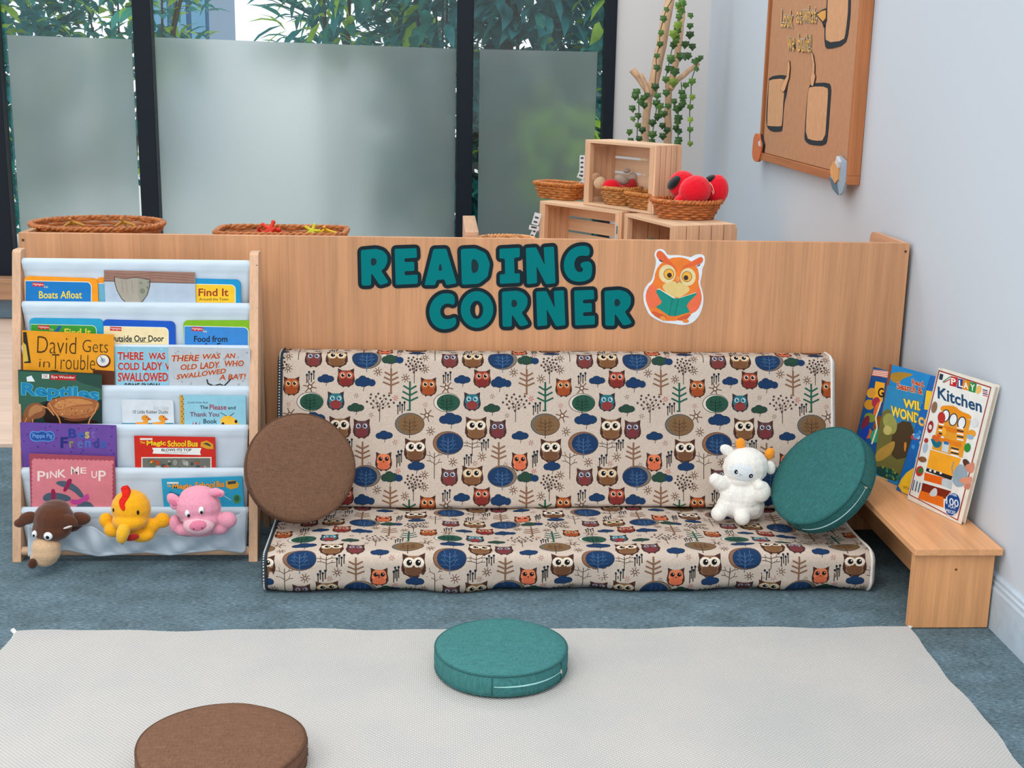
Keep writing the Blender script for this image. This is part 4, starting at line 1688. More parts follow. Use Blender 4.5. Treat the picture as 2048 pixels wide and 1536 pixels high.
# scaly brown animal filling the lower half
a.poly(chaikin([(84, 812), (100, 800), (120, 834), (150, 844), (190, 838), (202, 852), (90, 852)], 1), '22150f')
for p, c in (([(92, 812), (100, 800), (122, 794), (150, 791), (176, 796), (196, 801), (200, 812), (190, 826), (176, 836), (150, 839), (124, 834), (106, 826)], 'a3633a'),
             ([(44, 850), (46, 826), (54, 812), (66, 805), (80, 806), (90, 814), (92, 826), (84, 836), (66, 838), (54, 852)], '8a5636')):
    a.poly(chaikin(p, 2), c)
a.up()
for p, c in (([(104, 812), (122, 799), (150, 796), (176, 800), (190, 808), (168, 808), (140, 812), (120, 820)], 'c58650'), ([(112, 822), (140, 814), (172, 812), (190, 812), (184, 824), (150, 832), (124, 830)], 'b37443'),
             ([(58, 818), (70, 808), (84, 812), (86, 822), (70, 826), (56, 838)], 'b07a4e'), ([(122, 836), (150, 838), (180, 834), (168, 842), (140, 843)], '6b3a20')):
    a.poly(chaikin(p, 2), c)
a.up()
for i in range(60):
    x, y = rs.uniform(106, 192), rs.uniform(798, 832)
    a.poly(ell(x, y, rs.uniform(.8, 2), rs.uniform(.6, 1.4), 6), rs.choice(['d8a068', '7d4526', 'e0b07a', '955a34']))
for p in ([(98, 806), (108, 822), (118, 836), (122, 850)], [(196, 806), (190, 824), (180, 838), (176, 851)], [(84, 812), (96, 816), (108, 830)], [(54, 836), (50, 844), (48, 852)], [(66, 838), (64, 852)]):
    a.line(p, 3, 'b5713f')
    a.up()
    a.line(p, 1, 'dba06a')
shelf_book('dark green reptile book with a brown scaly animal on the cover', 4, 0, (36, 740), (202.5, 748), '20352f', a, .0045, low=.05)
a = Art()
a.poly(rect(243.5, 846, 347, 870), '1f7f97')
a.up()
a.text('Eric Carle', 308, 812, 337, 819.5, 'b9bcbc', 0)
a.text('10 Little Rubber Ducks', 266, 820, 336, 827, '4d5458', .004)
for x in (284, 318):
    a.poly(ell(x + 6, 836, 7, 6, 14), 'e3942b')
    a.poly([(x - 13, 845), (x, 844), (x + 12, 840), (x + 12, 856), (x - 13, 856)], 'e8992c')
    a.poly([(x + 12, 834), (x + 19, 839), (x + 11, 841)], 'c9602a')
    a.up()
    a.poly(ell(x + 9, 834, 1.2, 1.2, 8), '2a2a2a')
shelf_book('white board book with two orange rubber ducks on the cover', 4, 0, (243, 799.5), (346.5, 800.5), 'd4dde4', a, .0055, .006, low=.05)
a = Art()
a.poly([(359, 790), (366.5, 790.3), (370, 870), (361, 870)], 'c9a04a')
a.up()
for k in range(14):
    a.poly(ell(364 + (k % 2) * 2.5, 793 + k * 5, 1.5, 2, 6), '8a6a2a')
for w, x0, y0, x1, y1, c, bd in (('A Little Golden Book', 375, 803, 416, 806.5, '3a5a70', 0), ('The', 400, 811, 416, 818, '24303a', .012), ('Please', 419, 809, 453, 819.5, 'a3364a', .012), ('and', 456, 812, 471, 818.5, '24303a', .008),
                                ('Thank You', 380, 824, 438, 833, '7a3a5a', .01), ('Book', 407, 838, 434, 847, '24303a', .01)):
    a.text(w, x0, y0, x1, y1, c, bd)
a.poly(chaikin([(440, 838), (450, 831), (464, 832), (480, 846), (470, 852), (446, 856), (442, 848)], 2), 'eebb3f')
a.up()
for x, y in ((446, 848), (472, 843), (458, 853)):
    a.poly(ell(x, y, 3, 3.6, 10), '2c2622')
a.line([(453, 832), (441, 825)], 1.1, '2c3440')
a.line([(460, 832), (468, 826)], 1.1, '2c3440')
a.poly([(385, 842), (389, 852), (392, 843), (396, 853), (400, 842), (398, 858), (387, 858)], 'b52a34')
shelf_book('pale blue golden spine book with a yellow giraffe head', 4, 0, (359, 790), (491, 792), '8fc7da', a, .004, low=.05)
# fifth sling
a = Art()
for i in range(40):
    a.poly(ell(rs.uniform(46, 228), rs.uniform(852, 938), 1.6, 1.6, 6), '4a2f7a', 0)
a.poly(chaikin([(59, 866), (66, 861), (76, 864), (84, 860), (92, 864), (102, 861), (110, 868), (109, 880), (98, 884), (84, 882), (72, 884), (60, 880)], 2), '5a8fd6')
a.up()
a.poly(chaikin([(61, 868), (67, 863), (76, 866), (84, 862), (92, 866), (101, 863), (108, 869), (107, 879), (98, 882), (84, 880), (72, 882), (62, 878)], 2), '2a4f9a')
a.up()
a.text('Peppa Pig', 65, 867, 105, 878, '6f9fe0', .015)
for ch, x0, x1, y0, y1, c in (('B', 137, 153, 857, 876, '2f3f8f'), ('e', 156, 168, 864, 877, '3f5fae'), ('s', 170, 179, 863, 877, 'b8ad62'), ('t', 182, 191, 860, 877, '7a5fae'),
                              ('F', 121, 136, 874, 896, '2a2f78'), ('r', 139, 147, 882, 895, '8a8f4a'), ('i', 149, 153, 876, 895, '6a4a9a'), ('e', 155, 166, 882, 896, '5a6aae'), ('n', 170, 182, 881, 895, '4a6fc0'), ('d', 187, 198, 876, 896, '33408f'), ('s', 202, 212, 882, 896, '3a5fb0')):
    a.text(ch, x0, y0, x1, y1, c, .03)
shelf_book('purple picture book titled Best Friends with a blue badge', 5, 0, (40, 845), (232, 851), '6b4a9c', a, .0042, low=.05)
a = Art()
a.poly(rect(280, 876, 305, 880), 'e4d8d2')
a.text('The', 280, 882.5, 290, 887, 'f0c62c', .02)
for w, x0, x1 in (('Magic', 293, 332), ('School', 335, 372), ('Bus', 375, 396)):
    a.text(w, x0, 881, x1, 893.5, 'f3c526', .035, 0, 0, outline='7a1f16', ow=.02)
a.poly([(402, 884), (414, 881), (426, 888), (427, 898), (415, 898), (401, 893)], 'd89b2c')
a.up()
a.poly([(406, 887), (414, 885), (422, 890), (421, 893)], '3c4a3a')
a.poly([(304, 895.5), (403, 896), (400, 904), (402, 910), (305, 907), (307, 901)], 'e6e9e6')
a.up()
a.text('BLOWS ITS TOP', 323, 897, 383, 902.5, '20262c', .025)
a.text('A Book About Volcanoes', 330, 904, 376, 906.5, '5a5f60', 0)
fr = chaikin([(284, 914), (423, 914), (423, 960), (284, 960)], 1)
a.poly(rect(283, 914, 423, 960), 'e8e2d4')
a.up()
a.poly(rect(285, 916, 421, 960), '6b6d68')
a.up()
for i in range(26):
    x = rs.uniform(296, 415)
    a.poly(ell(x, rs.uniform(921, 938), rs.uniform(2, 6), rs.uniform(2, 6), 9, rs.uniform(0, 3)), rs.choice(['8d8f88', '454a46', 'b5482e', 'd8a03a', 'a3a69c', '5d6a52']))
    a.up()
shelf_book('red picture book about a school bus, subtitle on a white banner', 5, 0, (268, 872), (430, 875), 'c92a1f', a, .004, low=.05)
# lowest sling
a = Art()
for k in range(18):
    a.poly(ell(70 + k * 9, 921 + k * .22, 5, 4.5, 12), 'd97f8a')
for k in range(13):
    a.poly(ell(67, 924 + k * 8.4, 4, 4.6, 10), 'd97f8a')
    a.poly(ell(222, 926 + k * 8.2, 4, 4.6, 10), 'd97f8a')
a.up()
a.poly([(66, 922), (222, 926), (222, 1030), (69, 1030)], 'd97f8a')
a.up()
for ch, x0, y0, x1, y1 in (('P', 75, 942, 91, 962), ('I', 93, 945, 97, 957), ('N', 100, 942, 114, 956), ('K', 116, 939, 132, 955), ('M', 142, 933, 158, 949), ('E', 161, 935, 173, 947), ('U', 183, 942, 194, 956), ('P', 197, 941, 212, 962)):
    a.text(ch, x0, y0, x1, y1, 'f2dcd6', .012)
for p in (chaikin([(84, 996), (92, 986), (112, 984), (142, 992), (142, 1003), (110, 1002), (90, 1003)], 2), chaikin([(110, 966), (118, 961), (140, 963), (158, 976), (170, 993), (162, 997), (146, 981), (120, 972)], 2), chaikin([(150, 1016), (160, 1004), (178, 1002), (190, 1014), (192, 1030), (150, 1030)], 1)):
    a.poly(p, '4f5f70')
a.up()
a.poly(chaikin([(140, 998), (160, 1000), (176, 984), (180, 1000), (166, 1004), (158, 1010), (142, 1008)], 1), 'c04a96')
a.poly(chaikin([(102, 984), (104, 977), (111, 979), (112, 1004), (103, 1004)], 1), '93274f')
a.poly(chaikin([(125, 982), (132, 968), (136, 957), (145, 958), (142, 968), (132, 984)], 1), '93274f')
shelf_book('pink picture book titled Pink Me Up with a scalloped border', 6, 0, (58, 908), (229, 914), 'a34a5c', a, .005, low=.06)
a = Art()
a.poly(rect(334, 964, 357, 967.5), 'e6e2da')
a.text('The', 334, 969, 342, 974, 'f0a63c', .02)
for w, x0, x1, y in (('Magic', 345, 384, 968), ('School', 390, 430, 964), ('Bus', 433, 449, 962)):
    a.text(w, x0, y, x1, y + 12.5, 'eda03a', .035, 0, -.03, outline='27486a', ow=.02)
a.poly([(452, 962), (470, 960), (478, 968), (476, 975), (462, 979), (452, 974)], 'dba32e')
a.up()
a.poly([(455, 963), (472, 961), (472, 967), (456, 969)], '3a4a4a')
a.poly(ell(474, 998, 8, 9, 16), '4f9048')
a.up()
a.poly(ell(474, 997, 5, 6, 12), '2f6a5a')
a.line([(446, 990), (462, 1000)], 1, 'cfe6ee')
a.line([(340, 985), (380, 1000)], 6, '2c6f9a')
shelf_book('blue picture book about a school bus half hidden by the pink pig', 6, 0, (323, 958.5), (484, 953), '2fa0c8', a, .005, low=.06)

# ================================================================= HAND PUPPETS IN THE POCKET
YG = 3.125
pk = kpx(250, 1050, YG)


def puppet_frame(ox, oy, sc, Y=YG):
    return (lambda X, Y_, dy=0: on(ox + sc * X, oy + sc * Y_, 1, Y) + V((0, dy, 0))), (lambda x, y, z: (x * sc * pk, y * sc * pk, z * sc * pk))


# brown dog
P, R_ = puppet_frame(20, 950, .15625)
M_DB = mat('5a3423', .95, 'plush')
dog = thing('dog_puppet', 'brown dog hand puppet with a long beige snout hanging over the pocket', 'hand puppet', P(560, 900), 'hand puppets in the lowest pocket')
blob('body', dog, [(P(560, 570), R_(268, 220, 235)), (P(560, 460, .01), R_(200, 180, 130)), (P(545, 680, -.006), R_(255, 205, 165)), (P(820, 640, .045), R_(160, 120, 90)), (P(640, 720, .055), R_(220, 120, 120))], M_DB, .003, 6)
blob('snout', dog, [(P(490, 885, -.018), R_(190, 190, 150)), (P(495, 950, -.022), R_(188, 180, 150)), (P(480, 1020, -.022), R_(165, 160, 110)), (P(420, 1010, -.026), R_(125, 120, 100))], mat('d3b08c', .95, 'plush'), .003, 6)
blob('nose', dog, [(P(365, 1040, -.050), R_(64, 60, 72), rotm('Y', 20))], mat('4a2a1c', .9, 'plush'), .002, 3)
e1 = blob('ear', dog, [(P(250, 530, -.012), R_(130, 55, 85), rotm('Y', -18)), (P(150, 590, -.014), R_(85, 45, 62), rotm('Y', -10))], M_DB, .0025, 5)
e2 = blob('ear', dog, [(P(770, 540, -.02), R_(125, 55, 75), rotm('Y', 22)), (P(840, 585, -.02), R_(60, 40, 50))], M_DB, .0025, 5)
blob('ear_lining', e2, [(P(785, 612, -.033), R_(65, 22, 16), rotm('Y', -18))], mat('d8c8bc', .9, 'plush'), .0015, 2)
for X, Y_, rx, rz, px_, py_ in ((372, 690, 34, 46, 370, 700), (552, 705, 58, 55, 552, 712)):
    e = MB()
    ed = -.036 if X < 400 else -.0425
    e.ball(P(X, Y_, ed), R_(rx, 36, rz), mat('e9edef', .2), 16)
    eo = e.build('eye', dog, smooth=180)
    e = MB()
    e.ball(P(px_, py_, ed - 30 * .15625 * pk), R_(rx * .42, 14, rz * .45), mat('14181e', .15), 12)
    e.build('pupil', eo, smooth=180)

# yellow chicken
M_CY = mat('f2ab17', .95, 'plush')
ck_ = thing('chicken_puppet', 'yellow chicken hand puppet with a red comb between dog and pig', 'hand puppet', P(1560, 840), 'hand puppets in the lowest pocket')
blob('body', ck_, [(P(1550, 430), R_(258, 225, 258)), (P(1550, 560, -.012), R_(235, 210, 130)),
                   (P(1215, 600, .012), R_(95, 90, 105)), (P(1330, 700, -.004), R_(130, 100, 92)), (P(1420, 740, .01), R_(150, 100, 80)),
                   (P(1940, 600, .012), R_(105, 90, 105)), (P(1800, 660, .004), R_(110, 95, 110)), (P(1690, 760, -.006), R_(170, 120, 92)), (P(1560, 680, .02), R_(260, 120, 120))], M_CY, .003, 6)
b = MB()
b.tube([P(1525, 575, -.035), P(1512, 640, -.056), P(1498, 720, -.058), P(1490, 795, -.048)], [r * .15625 * pk for r in (75, 84, 66, 12)], mat('f0b52a', .95, 'plush'), 16)
b.build('beak', ck_, smooth=80)
blob('wattle', ck_, [(P(1610, 728, -.040), R_(98, 40, 46), rotm('Y', -14))], mat('a8211c', .9, 'plush'), .002, 3)
b = MB()
cp = [(1432, 135), (1480, 128), (1505, 118), (1540, 145), (1562, 185), (1552, 250), (1520, 300), (1530, 350), (1512, 395), (1470, 370), (1438, 320), (1432, 270), (1472, 225), (1455, 180)]
yo = lambda Y_: -.012 - .026 * min(1, max(0, (Y_ - 130) / 260))
pf_ = [P(X, Y_, yo(Y_) - .006) for X, Y_ in chaikin(cp, 1)]
b.prism(pf_[::-1], (0, .014, 0), mat('d8261c', .85, 'cloth'))
b.build('comb', ck_, smooth=50, bevel=.002)
for X, rx, rz in ((1358, 12, 26), (1680, 18, 32)):
    e = MB()
    yy = -sqrt(max(.05, 1 - ((X - 1550) / 258) ** 2)) * 225 * .15625 * pk
    e.ball(P(X, 418 if X > 1500 else 402, yy + .001), R_(rx, 14, rz), mat('241c14', .15), 10)
    e.build('eye', ck_, smooth=180)

# pink pig
P, R_ = puppet_frame(0, 820, .27344)
M_PP = mat('e99bb2', .95, 'plush')
pig = thing('pig_puppet', 'pink pig hand puppet at the right end of the pocket', 'hand puppet', P(1460, 930), 'hand puppets in the lowest pocket')
blob('body', pig, [(P(1450, 705), R_(172, 130, 138)), (P(1450, 640, .004), R_(140, 110, 85)), (P(1475, 790, -.01), R_(140, 110, 80)),
                   (P(1275, 840, .008), R_(44, 45, 72)), (P(1340, 880, .004), R_(60, 50, 48)), (P(1450, 880, .006), R_(140, 65, 55)), (P(1600, 860, .0), R_(80, 60, 55)), (P(1665, 800, -.004), R_(72, 55, 66)), (P(1470, 850, .03), R_(170, 60, 60))], M_PP, .003, 6)
blob('muzzle', pig, [(P(1470, 812, -.03), R_(118, 72, 72)), (P(1468, 860, -.03), R_(50, 40, 24))], mat('e9b9c4', .95, 'plush'), .0025, 5)
sn = blob('snout', pig, [(P(1472, 802, -.046), R_(70, 30, 44), rotm('Y', -8))], mat('df7f9d', .95, 'plush'), .002, 3)
for X, Y_ in ((1446, 814), (1506, 808)):
    e = MB()
    e.ball(P(X, Y_, -.0555), R_(6, 3, 8), mat('8a3f58', .8), 8)
    e.build('nostril', sn, smooth=180)
for X, Y_, an, rx, rz in ((1280, 650, 50, 68, 44), (1575, 590, 40, 52, 34)):
    eo = blob('ear', pig, [(P(X, Y_, -.012), R_(rx, 26, rz), rotm('Y', an if X < 1400 else -10)), (P(X + (10 if X < 1400 else 46), Y_ + (30 if X < 1400 else 8), -.014), R_(rx * .6, 24, rz * .9))], M_PP, .0022, 4)
    blob('ear_lining', eo, [(P(X + (-2 if X < 1400 else 30), Y_ + 6, -.0215), R_(rx * .55, 12, rz * .5), rotm('Y', an if X < 1400 else -10))], mat('e07a9c', .9, 'plush'), .0018, 3)
for X, Y_, px_, py_ in ((1393, 718, 1402, 732), (1494, 694, 1497, 704)):
    e = MB()
    ed = -.0375 if X < 1400 else -.0415
    e.ball(P(X, Y_, ed), R_(21, 16, 29), mat('eef0f2', .2), 14, rotm('Y', 10))
    eo = e.build('eye', pig, smooth=180)
    e = MB()
    e.ball(P(px_, py_, ed - 12 * .27344 * pk), R_(11, 7, 14), mat('161a22', .15), 10)
    e.build('pupil', eo, smooth=180)

# ================================================================= RUG
def rug_mat():
    m = bpy.data.materials.new('woven_rug')
    nt, nd, lk, bs = nodes_of(m)
    bs.inputs['Roughness'].default_value = .95
    bs.inputs['Specular IOR Level'].default_value = .05
    v = tex_coord(nt, (1, 1, 1), (0, 0, radians(45)))
    w1 = nd.new('ShaderNodeTexWave')
    w1.bands_direction = 'X'
    w2 = nd.new('ShaderNodeTexWave')
    w2.bands_direction = 'Y'
    for w in (w1, w2):
        w.inputs['Scale'].default_value = 48
        w.inputs['Distortion'].default_value = .8
        w.inputs['Detail Scale'].default_value = 2
        lk.new(v, w.inputs['Vector'])
    mu = nd.new('ShaderNodeMath')
    mu.operation = 'MULTIPLY'
    lk.new(w1.outputs['Fac'], mu.inputs[0])
    lk.new(w2.outputs['Fac'], mu.inputs[1])
    f = noise(nt, tex_coord(nt, (1, 1, 1)), 4, 4)
    c0 = ramp(nt, f, [(.3, 'c4c4c3'), (.7, 'cfccc8')])
    c1_ = ramp(nt, mu.outputs[0], [(0, 'e2e2e2'), (.5, 'ffffff')])
    lk.new(mixc(nt, c0, c1_, 1.0, 'MULTIPLY'), bs.inputs['Base Color'])
    bump(nt, bs, mu.outputs[0], .55, .003)
    return m


RC = [on(32, 1266, 2, 0), on(1815, 1263, 2, 0)]
XA, XB, YA = RC[0].x, RC[1].x, .5 * (RC[0].y + RC[1].y)
rug = thing('rug', 'cream woven rug in the foreground on the carpet', 'rug', (.07, 1.4, 0))
b = MB()
Y0 = .3
nx, ny = 80, 80


def rug_top(u, v, z=RUG_T):
    x = XA + (XB - XA) * u
    y = Y0 + (YA - Y0) * v
    z -= .0035
    if v > .985:
        y += .005 * sin(u * 26) + .003 * sin(u * 61)
    if u < .01 or u > .99:
        x += .004 * sin(v * 40) + .002 * sin(v * 97)
    return V((x, y, z))


b.grid(rug_top, nx, ny, rug_mat())
b.build('weave', rug, solid=.007)
b = MB()
edge = [rug_top(i / nx, 1, RUG_T * .5) for i in range(nx + 1)]
b.tube([edge[0] + V((-.012, .012, .004))] + edge + [edge[-1] + V((.012, .012, .004))], .0055, mat('e9e9e8', .9, 'cloth'), 8)
for u in (0, 1):
    b.tube([rug_top(u, j / ny, RUG_T * .5) for j in range(ny + 1)], .0055, mat('e9e9e8', .9, 'cloth'), 8)
b.build('bound_edge', rug, smooth=60)

# ================================================================= BENCH AND ITS BOOKS
ZB = .203
M_BEN = wood('eaab78', 1, 'beech', .35, .08)
M_BENZ = wood('eeac76', 2, 'beech', .35, .08)
bench = thing('bench', 'low wooden bench standing along the wall at the right end of the sofa', 'bench', (1.19, 3.1, 0))
MB().box((1.088, 2.742, ZB - .017), (1.294, 3.46, ZB), M_BEN).build('seat', bench, bevel=.002)
for y0 in (2.757, 3.42):
    b = MB()
    b.box((1.094, y0, 0.002), (1.283, y0 + .02, ZB - .017), M_BENZ)
    lg = b.build('leg', bench, bevel=.0015)
    if y0 < 3:
        b = MB()
        c = on(1912, 1139, 1, y0)
        b.lathe([(.0028, 0), (.0028, .0008), (.001, .001)], mat('6a4226', .6), 12, Matrix.Translation(c) @ Matrix.Rotation(radians(90), 4, 'X'))
        b.build('screw', lg)
MB().box((1.18, 2.777, .05), (1.196, 3.42, .12), M_BEN).build('stretcher', bench)

c8b = lambda X, Y: (1640 + X * .26037, 700 + Y * .26037)


PLANE = {}


def wall_book(label, bl, br, tl, tr, base, art, t, group='picture books on the bench', page='efe8dc', xt=1.285, behind=None, key=None):
    BL, BR = on(*c8b(*bl), 2, ZB + .001), on(*c8b(*br), 2, ZB + .001)
    TR = on(*c8b(*tr), 0, xt)
    n = (BR - BL).cross(TR - BL).normalized()
    if behind:
        BL, n = PLANE[behind]
        BL = BL - n * (.0105 if n.dot(EYE - BL) > 0 else -.0105)
    if n.dot(EYE - BL) < 0:
        n = -n
    f = lambda x, y: onp(x, y, BL, n)
    PLANE[key] = (BL, n)
    quad = [f(*c8b(*p)) for p in (bl, br, tr, tl)]
    for lo, hi in ((0, 3), (1, 2)):      # stand it on the bench
        d = quad[lo] - quad[hi]
        quad[lo] = quad[hi] + d * ((ZB + .001 - quad[hi].z) / d.z)
    root = thing('picture_book', label, 'book', (quad[0] + quad[1]) / 2, group)
    b = MB()
    m = mat(base, .35)
    mid = sum(quad, V((0, 0, 0))) / 4
    b.hexa(quad, -n * .0018, m)
    b.hexa([p - n * (t - .0018) for p in quad], -n * .0018, m)
    b.hexa([quad[0], quad[0].lerp(quad[1], .012), quad[3].lerp(quad[2], .012), quad[3]], -n * t, m)
    art.emit(b, f, n, .0003, .00005, .3)
    b.build('cover', root)
    b = MB()
    q2 = [mid + (p - mid) * .975 for p in quad]
    b.hexa([p - n * .0018 for p in q2], -n * (t - .0036), mat(page, .8))
    b.build('pages', root)
    return root


def pl(pts):
    return [c8b(*p) for p in pts]


# blue wild animals book furthest along the bench
a = Art()
a.poly(pl([(410, 150), (535, 165), (520, 215), (400, 195)]), 'f0e3d6')
a.up()
for k in range(4):
    a.poly(pl([(408 - k * 3, 152 + k * 13), (534 - k * 3, 168 + k * 13), (532 - k * 3, 174 + k * 13), (406 - k * 3, 158 + k * 13)]), 'c8452e')
a.poly(pl([(428, 240), (500, 255), (480, 400), (405, 380)]), 'f0a92a')
a.up()
a.text('G', *c8b(445, 290), *c8b(492, 365), '2a2420', .03)
for x, y, c, w, h in ((395, 330, 'd89a3a', 35, 40), (380, 420, 'c98a2a', 40, 40), (430, 400, 'a8324a', 30, 40), (440, 450, 'e06a2a', 20, 60), (385, 520, '7d8a3a', 45, 35), (350, 560, '7a2a3a', 25, 60), (440, 560, '8a4a20', 22, 60), (365, 640, 'c8682c', 45, 40), (430, 660, '2a9a7a', 40, 55), (345, 640, '1f3fa0', 30, 60)):
    a.poly([c8b(*p) for p in ell(x, y, w, h, 14, .4)], c)
    a.up()
a.line(pl([(470, 400), (430, 520), (440, 600), (400, 720)]), 3, 'e8d8b0')
a0 = a

# sea life puzzle book
a = Art()
a.poly(pl([(535, 108), (880, 200), (850, 320), (520, 260)]), '1f83c4')
a.poly(pl([(535, 108), (556, 114), (425, 950), (405, 950)]), '8a4a26', 1)
a.l = 1
a.poly(pl([(520, 270), (850, 320), (770, 560), (480, 480)]), '2f86b8')
a.l = 2
a.poly(pl(chaikin([(470, 480), (540, 440), (560, 560), (700, 560), (730, 620), (690, 820), (610, 1020), (420, 960), (430, 760)], 1)), '6e6a36')
a.l = 3
a.poly(pl(chaikin([(540, 180), (620, 165), (740, 190), (640, 215), (600, 260), (545, 240)], 2)), 'a8812f')
a.poly(pl(chaikin([(600, 540), (730, 560), (690, 820), (560, 850), (540, 700)], 1)), '4a3a24')
a.poly(pl(chaikin([(470, 520), (540, 470), (600, 560), (580, 650), (520, 640)], 2)), '9a9a52')
a.poly(pl(chaikin([(430, 780), (520, 720), (585, 690), (560, 790), (480, 850), (420, 860)], 2)), 'b08a3c')
a.poly(pl(chaikin([(425, 880), (600, 930), (620, 1020), (420, 960)], 1)), '17423f')
a.l = 4
a.poly(pl(chaikin([(650, 700), (670, 720), (655, 790), (645, 760)], 1)), 'd9842e')
a.poly(pl(chaikin([(500, 570), (560, 600), (540, 660), (480, 640)], 2)), 'c2b36a')
a.poly(pl(chaikin([(430, 960), (520, 990), (525, 1010), (430, 980)], 1)), 'b9a878')
for i in range(16):
    x, y = rs.uniform(440, 620), rs.uniform(880, 1000)
    a.poly([c8b(*p) for p in ell(x, y, 9, 12, 7)], rs.choice(['2f7a52', '3f8a5a', '1f5a4a', '8a8a3a']))
a.l = 5
a.text('Read,', *c8b(706, 222), *c8b(803, 272), 'b53a24', .03, 0, .22, outline='f3dcae', ow=.03)
a.l = 5
a.text('Search &', *c8b(592, 245), *c8b(790, 300), 'b53a24', .03, 0, .22, outline='f3dcae', ow=.03)
a.l = 5
a.text('WILD', *c8b(640, 372), *c8b(840, 442), 'f4d04a', .04, 0, .2, outline='5a4a20', ow=.03)
a.l = 5
a.text('WONDERS', *c8b(545, 425), *c8b(868, 508), 'f4d04a', .04, 0, .28, outline='5a4a20', ow=.03)
wall_book('sea life book with yellow lettering, second from the wooden panel', (405, 962), (690, 1078), (537, 108), (880, 200), '2a7fb8', a, .008, xt=1.285, key='sea')

wall_book('blue patterned book with a striped top, furthest back on the bench', (215, 905), (410, 985), (410, 130), (640, 192), '1c4f8a', a0, .008, behind='sea')

# blue book with a yellow disc
a = Art()
a.poly(pl([(818, 310), (900, 325), (880, 470), (800, 455)]), 'f2c52c')
a.poly(pl(chaikin([(588, 1072), (640, 960), (740, 890), (860, 880), (860, 1160), (760, 1150)], 1)), 'f2c22c')
a.up()
a.text('co', *c8b(756, 510), *c8b(850, 580), 'f2b93a', .03, 0, .2)
for i in range(20):
    x, y = rs.uniform(690, 790), rs.uniform(610, 860)
    a.poly([c8b(*p) for p in ell(x, y, 14, 18, 9)], rs.choice(['8fc4e8', '3f8fd0', 'd8e6f0', 'c83a34', '2a5fb0']))
a.text('WITH PICTURES', *c8b(640, 1040), *c8b(760, 1066), '6a5a20', .01, 0, .3)
wall_book('bright blue book with a yellow half disc, mostly behind the kitchen book', (585, 1072), (830, 1192), (850, 196), (1100, 272), '1766b4', a, .008, xt=1.285)

# white kitchen play book
a = Art()
K = lambda pts, c: a.poly(pl(pts), c)
K([(912, 152), (1318, 285), (1060, 1312), (684, 1112)], '9c3a34')
a.up()
K([(919, 165), (1308, 292), (1054, 1300), (692, 1108)], 'e6e6e2')
a.up()
for ch, x, y, c in (('P', 1000, 200, 'c0262c'), ('L', 1055, 218, '2a3f86'), ('A', 1095, 228, 'd98a24'), ('Y', 1146, 244, '2a8a4a')):
    K([(x + 5, y), (x + 60, y + 12), (x + 48, y + 86), (x - 4, y + 72)], c)
a.up()
for ch, x, y in (('P', 1008, 212), ('L', 1066, 230), ('A', 1104, 242), ('Y', 1154, 258)):
    a.text(ch, *c8b(x, y), *c8b(x + 36, y + 50), 'f2ecdc', .03, 0, .25)
K([(922, 180), (950, 188), (940, 232), (914, 224)], '26364a')
a.line(pl([(945, 245), (1000, 205)]), 2, '2f8a4a')
a.line(pl([(952, 250), (1000, 225)]), 2, 'b83a4a')
a.poly([c8b(*p) for p in ell(1220, 305, 22, 34, 14, .3)], 'e6b96a')
for k in range(4):
    K([(1252, 300 + k * 14), (1290, 310 + k * 14), (1288, 318 + k * 14), (1250, 308 + k * 14)], 'c86a7a' if k % 2 else '4a4a6a')
a.text('Kitchen', *c8b(905, 278), *c8b(1244, 372), '1b4a72', .025, 0, .33)
# dresser
K(chaikin([(930, 430), (980, 425), (1040, 430), (1080, 470), (1165, 500), (1160, 545), (925, 470)], 1), 'e8921f')
K([(930, 470), (1160, 540), (1095, 830), (860, 760)], 'e39a2e')
a.up()
for x, y in ((965, 505), (1025, 535), (1090, 560)):
    a.poly([c8b(*p) for p in ell(x, y, 34, 50, 18, .2)], '26303a')
    a.l += 1
    a.poly([c8b(*p) for p in ell(x, y, 26, 42, 18, .2)], 'e9edf0')
    a.l -= 1
a.l += 2
K([(910, 570), (1110, 620), (1100, 655), (905, 605)], 'e07f1a')
K([(900, 660), (1090, 715), (1082, 750), (890, 695)], 'e07f1a')
for k in range(5):
    K([(915, 560 + k * 24), (955, 570 + k * 24), (952, 582 + k * 24), (912, 572 + k * 24)], '26303a' if k % 2 else 'eef0f2')
    K([(1055, 590 + k * 22), (1105, 600 + k * 22), (1102, 611 + k * 22), (1052, 601 + k * 22)], '26303a' if k % 2 else 'eef0f2')
a.poly([c8b(*p) for p in ell(935, 520, 30, 45, 14)], 'b8322c')
a.up()
K(chaikin([(945, 580), (975, 620), (965, 660), (935, 650)], 1), 'f0b030')
K(chaikin([(845, 665), (940, 700), (925, 750), (875, 750)], 1), '1f6f86')
for x, y in ((880, 670), (915, 660), (900, 690)):
    a.poly([c8b(*p) for p in ell(x, y, 18, 18, 10)], 'd8642a')
K([(945, 705), (995, 718), (985, 790), (935, 775)], 'c9d6dc')
K([(955, 700), (992, 708), (990, 730), (952, 722)], '2f6fae')
for k in range(4):
    K([(1010, 745 + k * 18), (1070, 760 + k * 18), (1066, 770 + k * 18), (1006, 755 + k * 18)], '1f2f4a' if k % 2 == 0 else 'eef0f2')
a.up()
K([(850, 765), (1085, 835), (1030, 975), (822, 900)], 'f0a52c')
a.up()
K([(822, 905), (1020, 970), (1010, 1000), (815, 930)], '2c2a2a')
for x in (850, 885, 930):
    a.poly([c8b(*p) for p in ell(x, 925 + (x - 850) * .25, 10, 10, 8)], 'e9e6e0')
K([(806, 940), (965, 985), (945, 1040), (800, 1000)], 'e2641c')
K([(790, 1020), (1010, 1085), (985, 1150), (778, 1090)], '7d2a1a')
K([(775, 1080), (950, 1130), (950, 1210), (755, 1140)], 'e2701f')
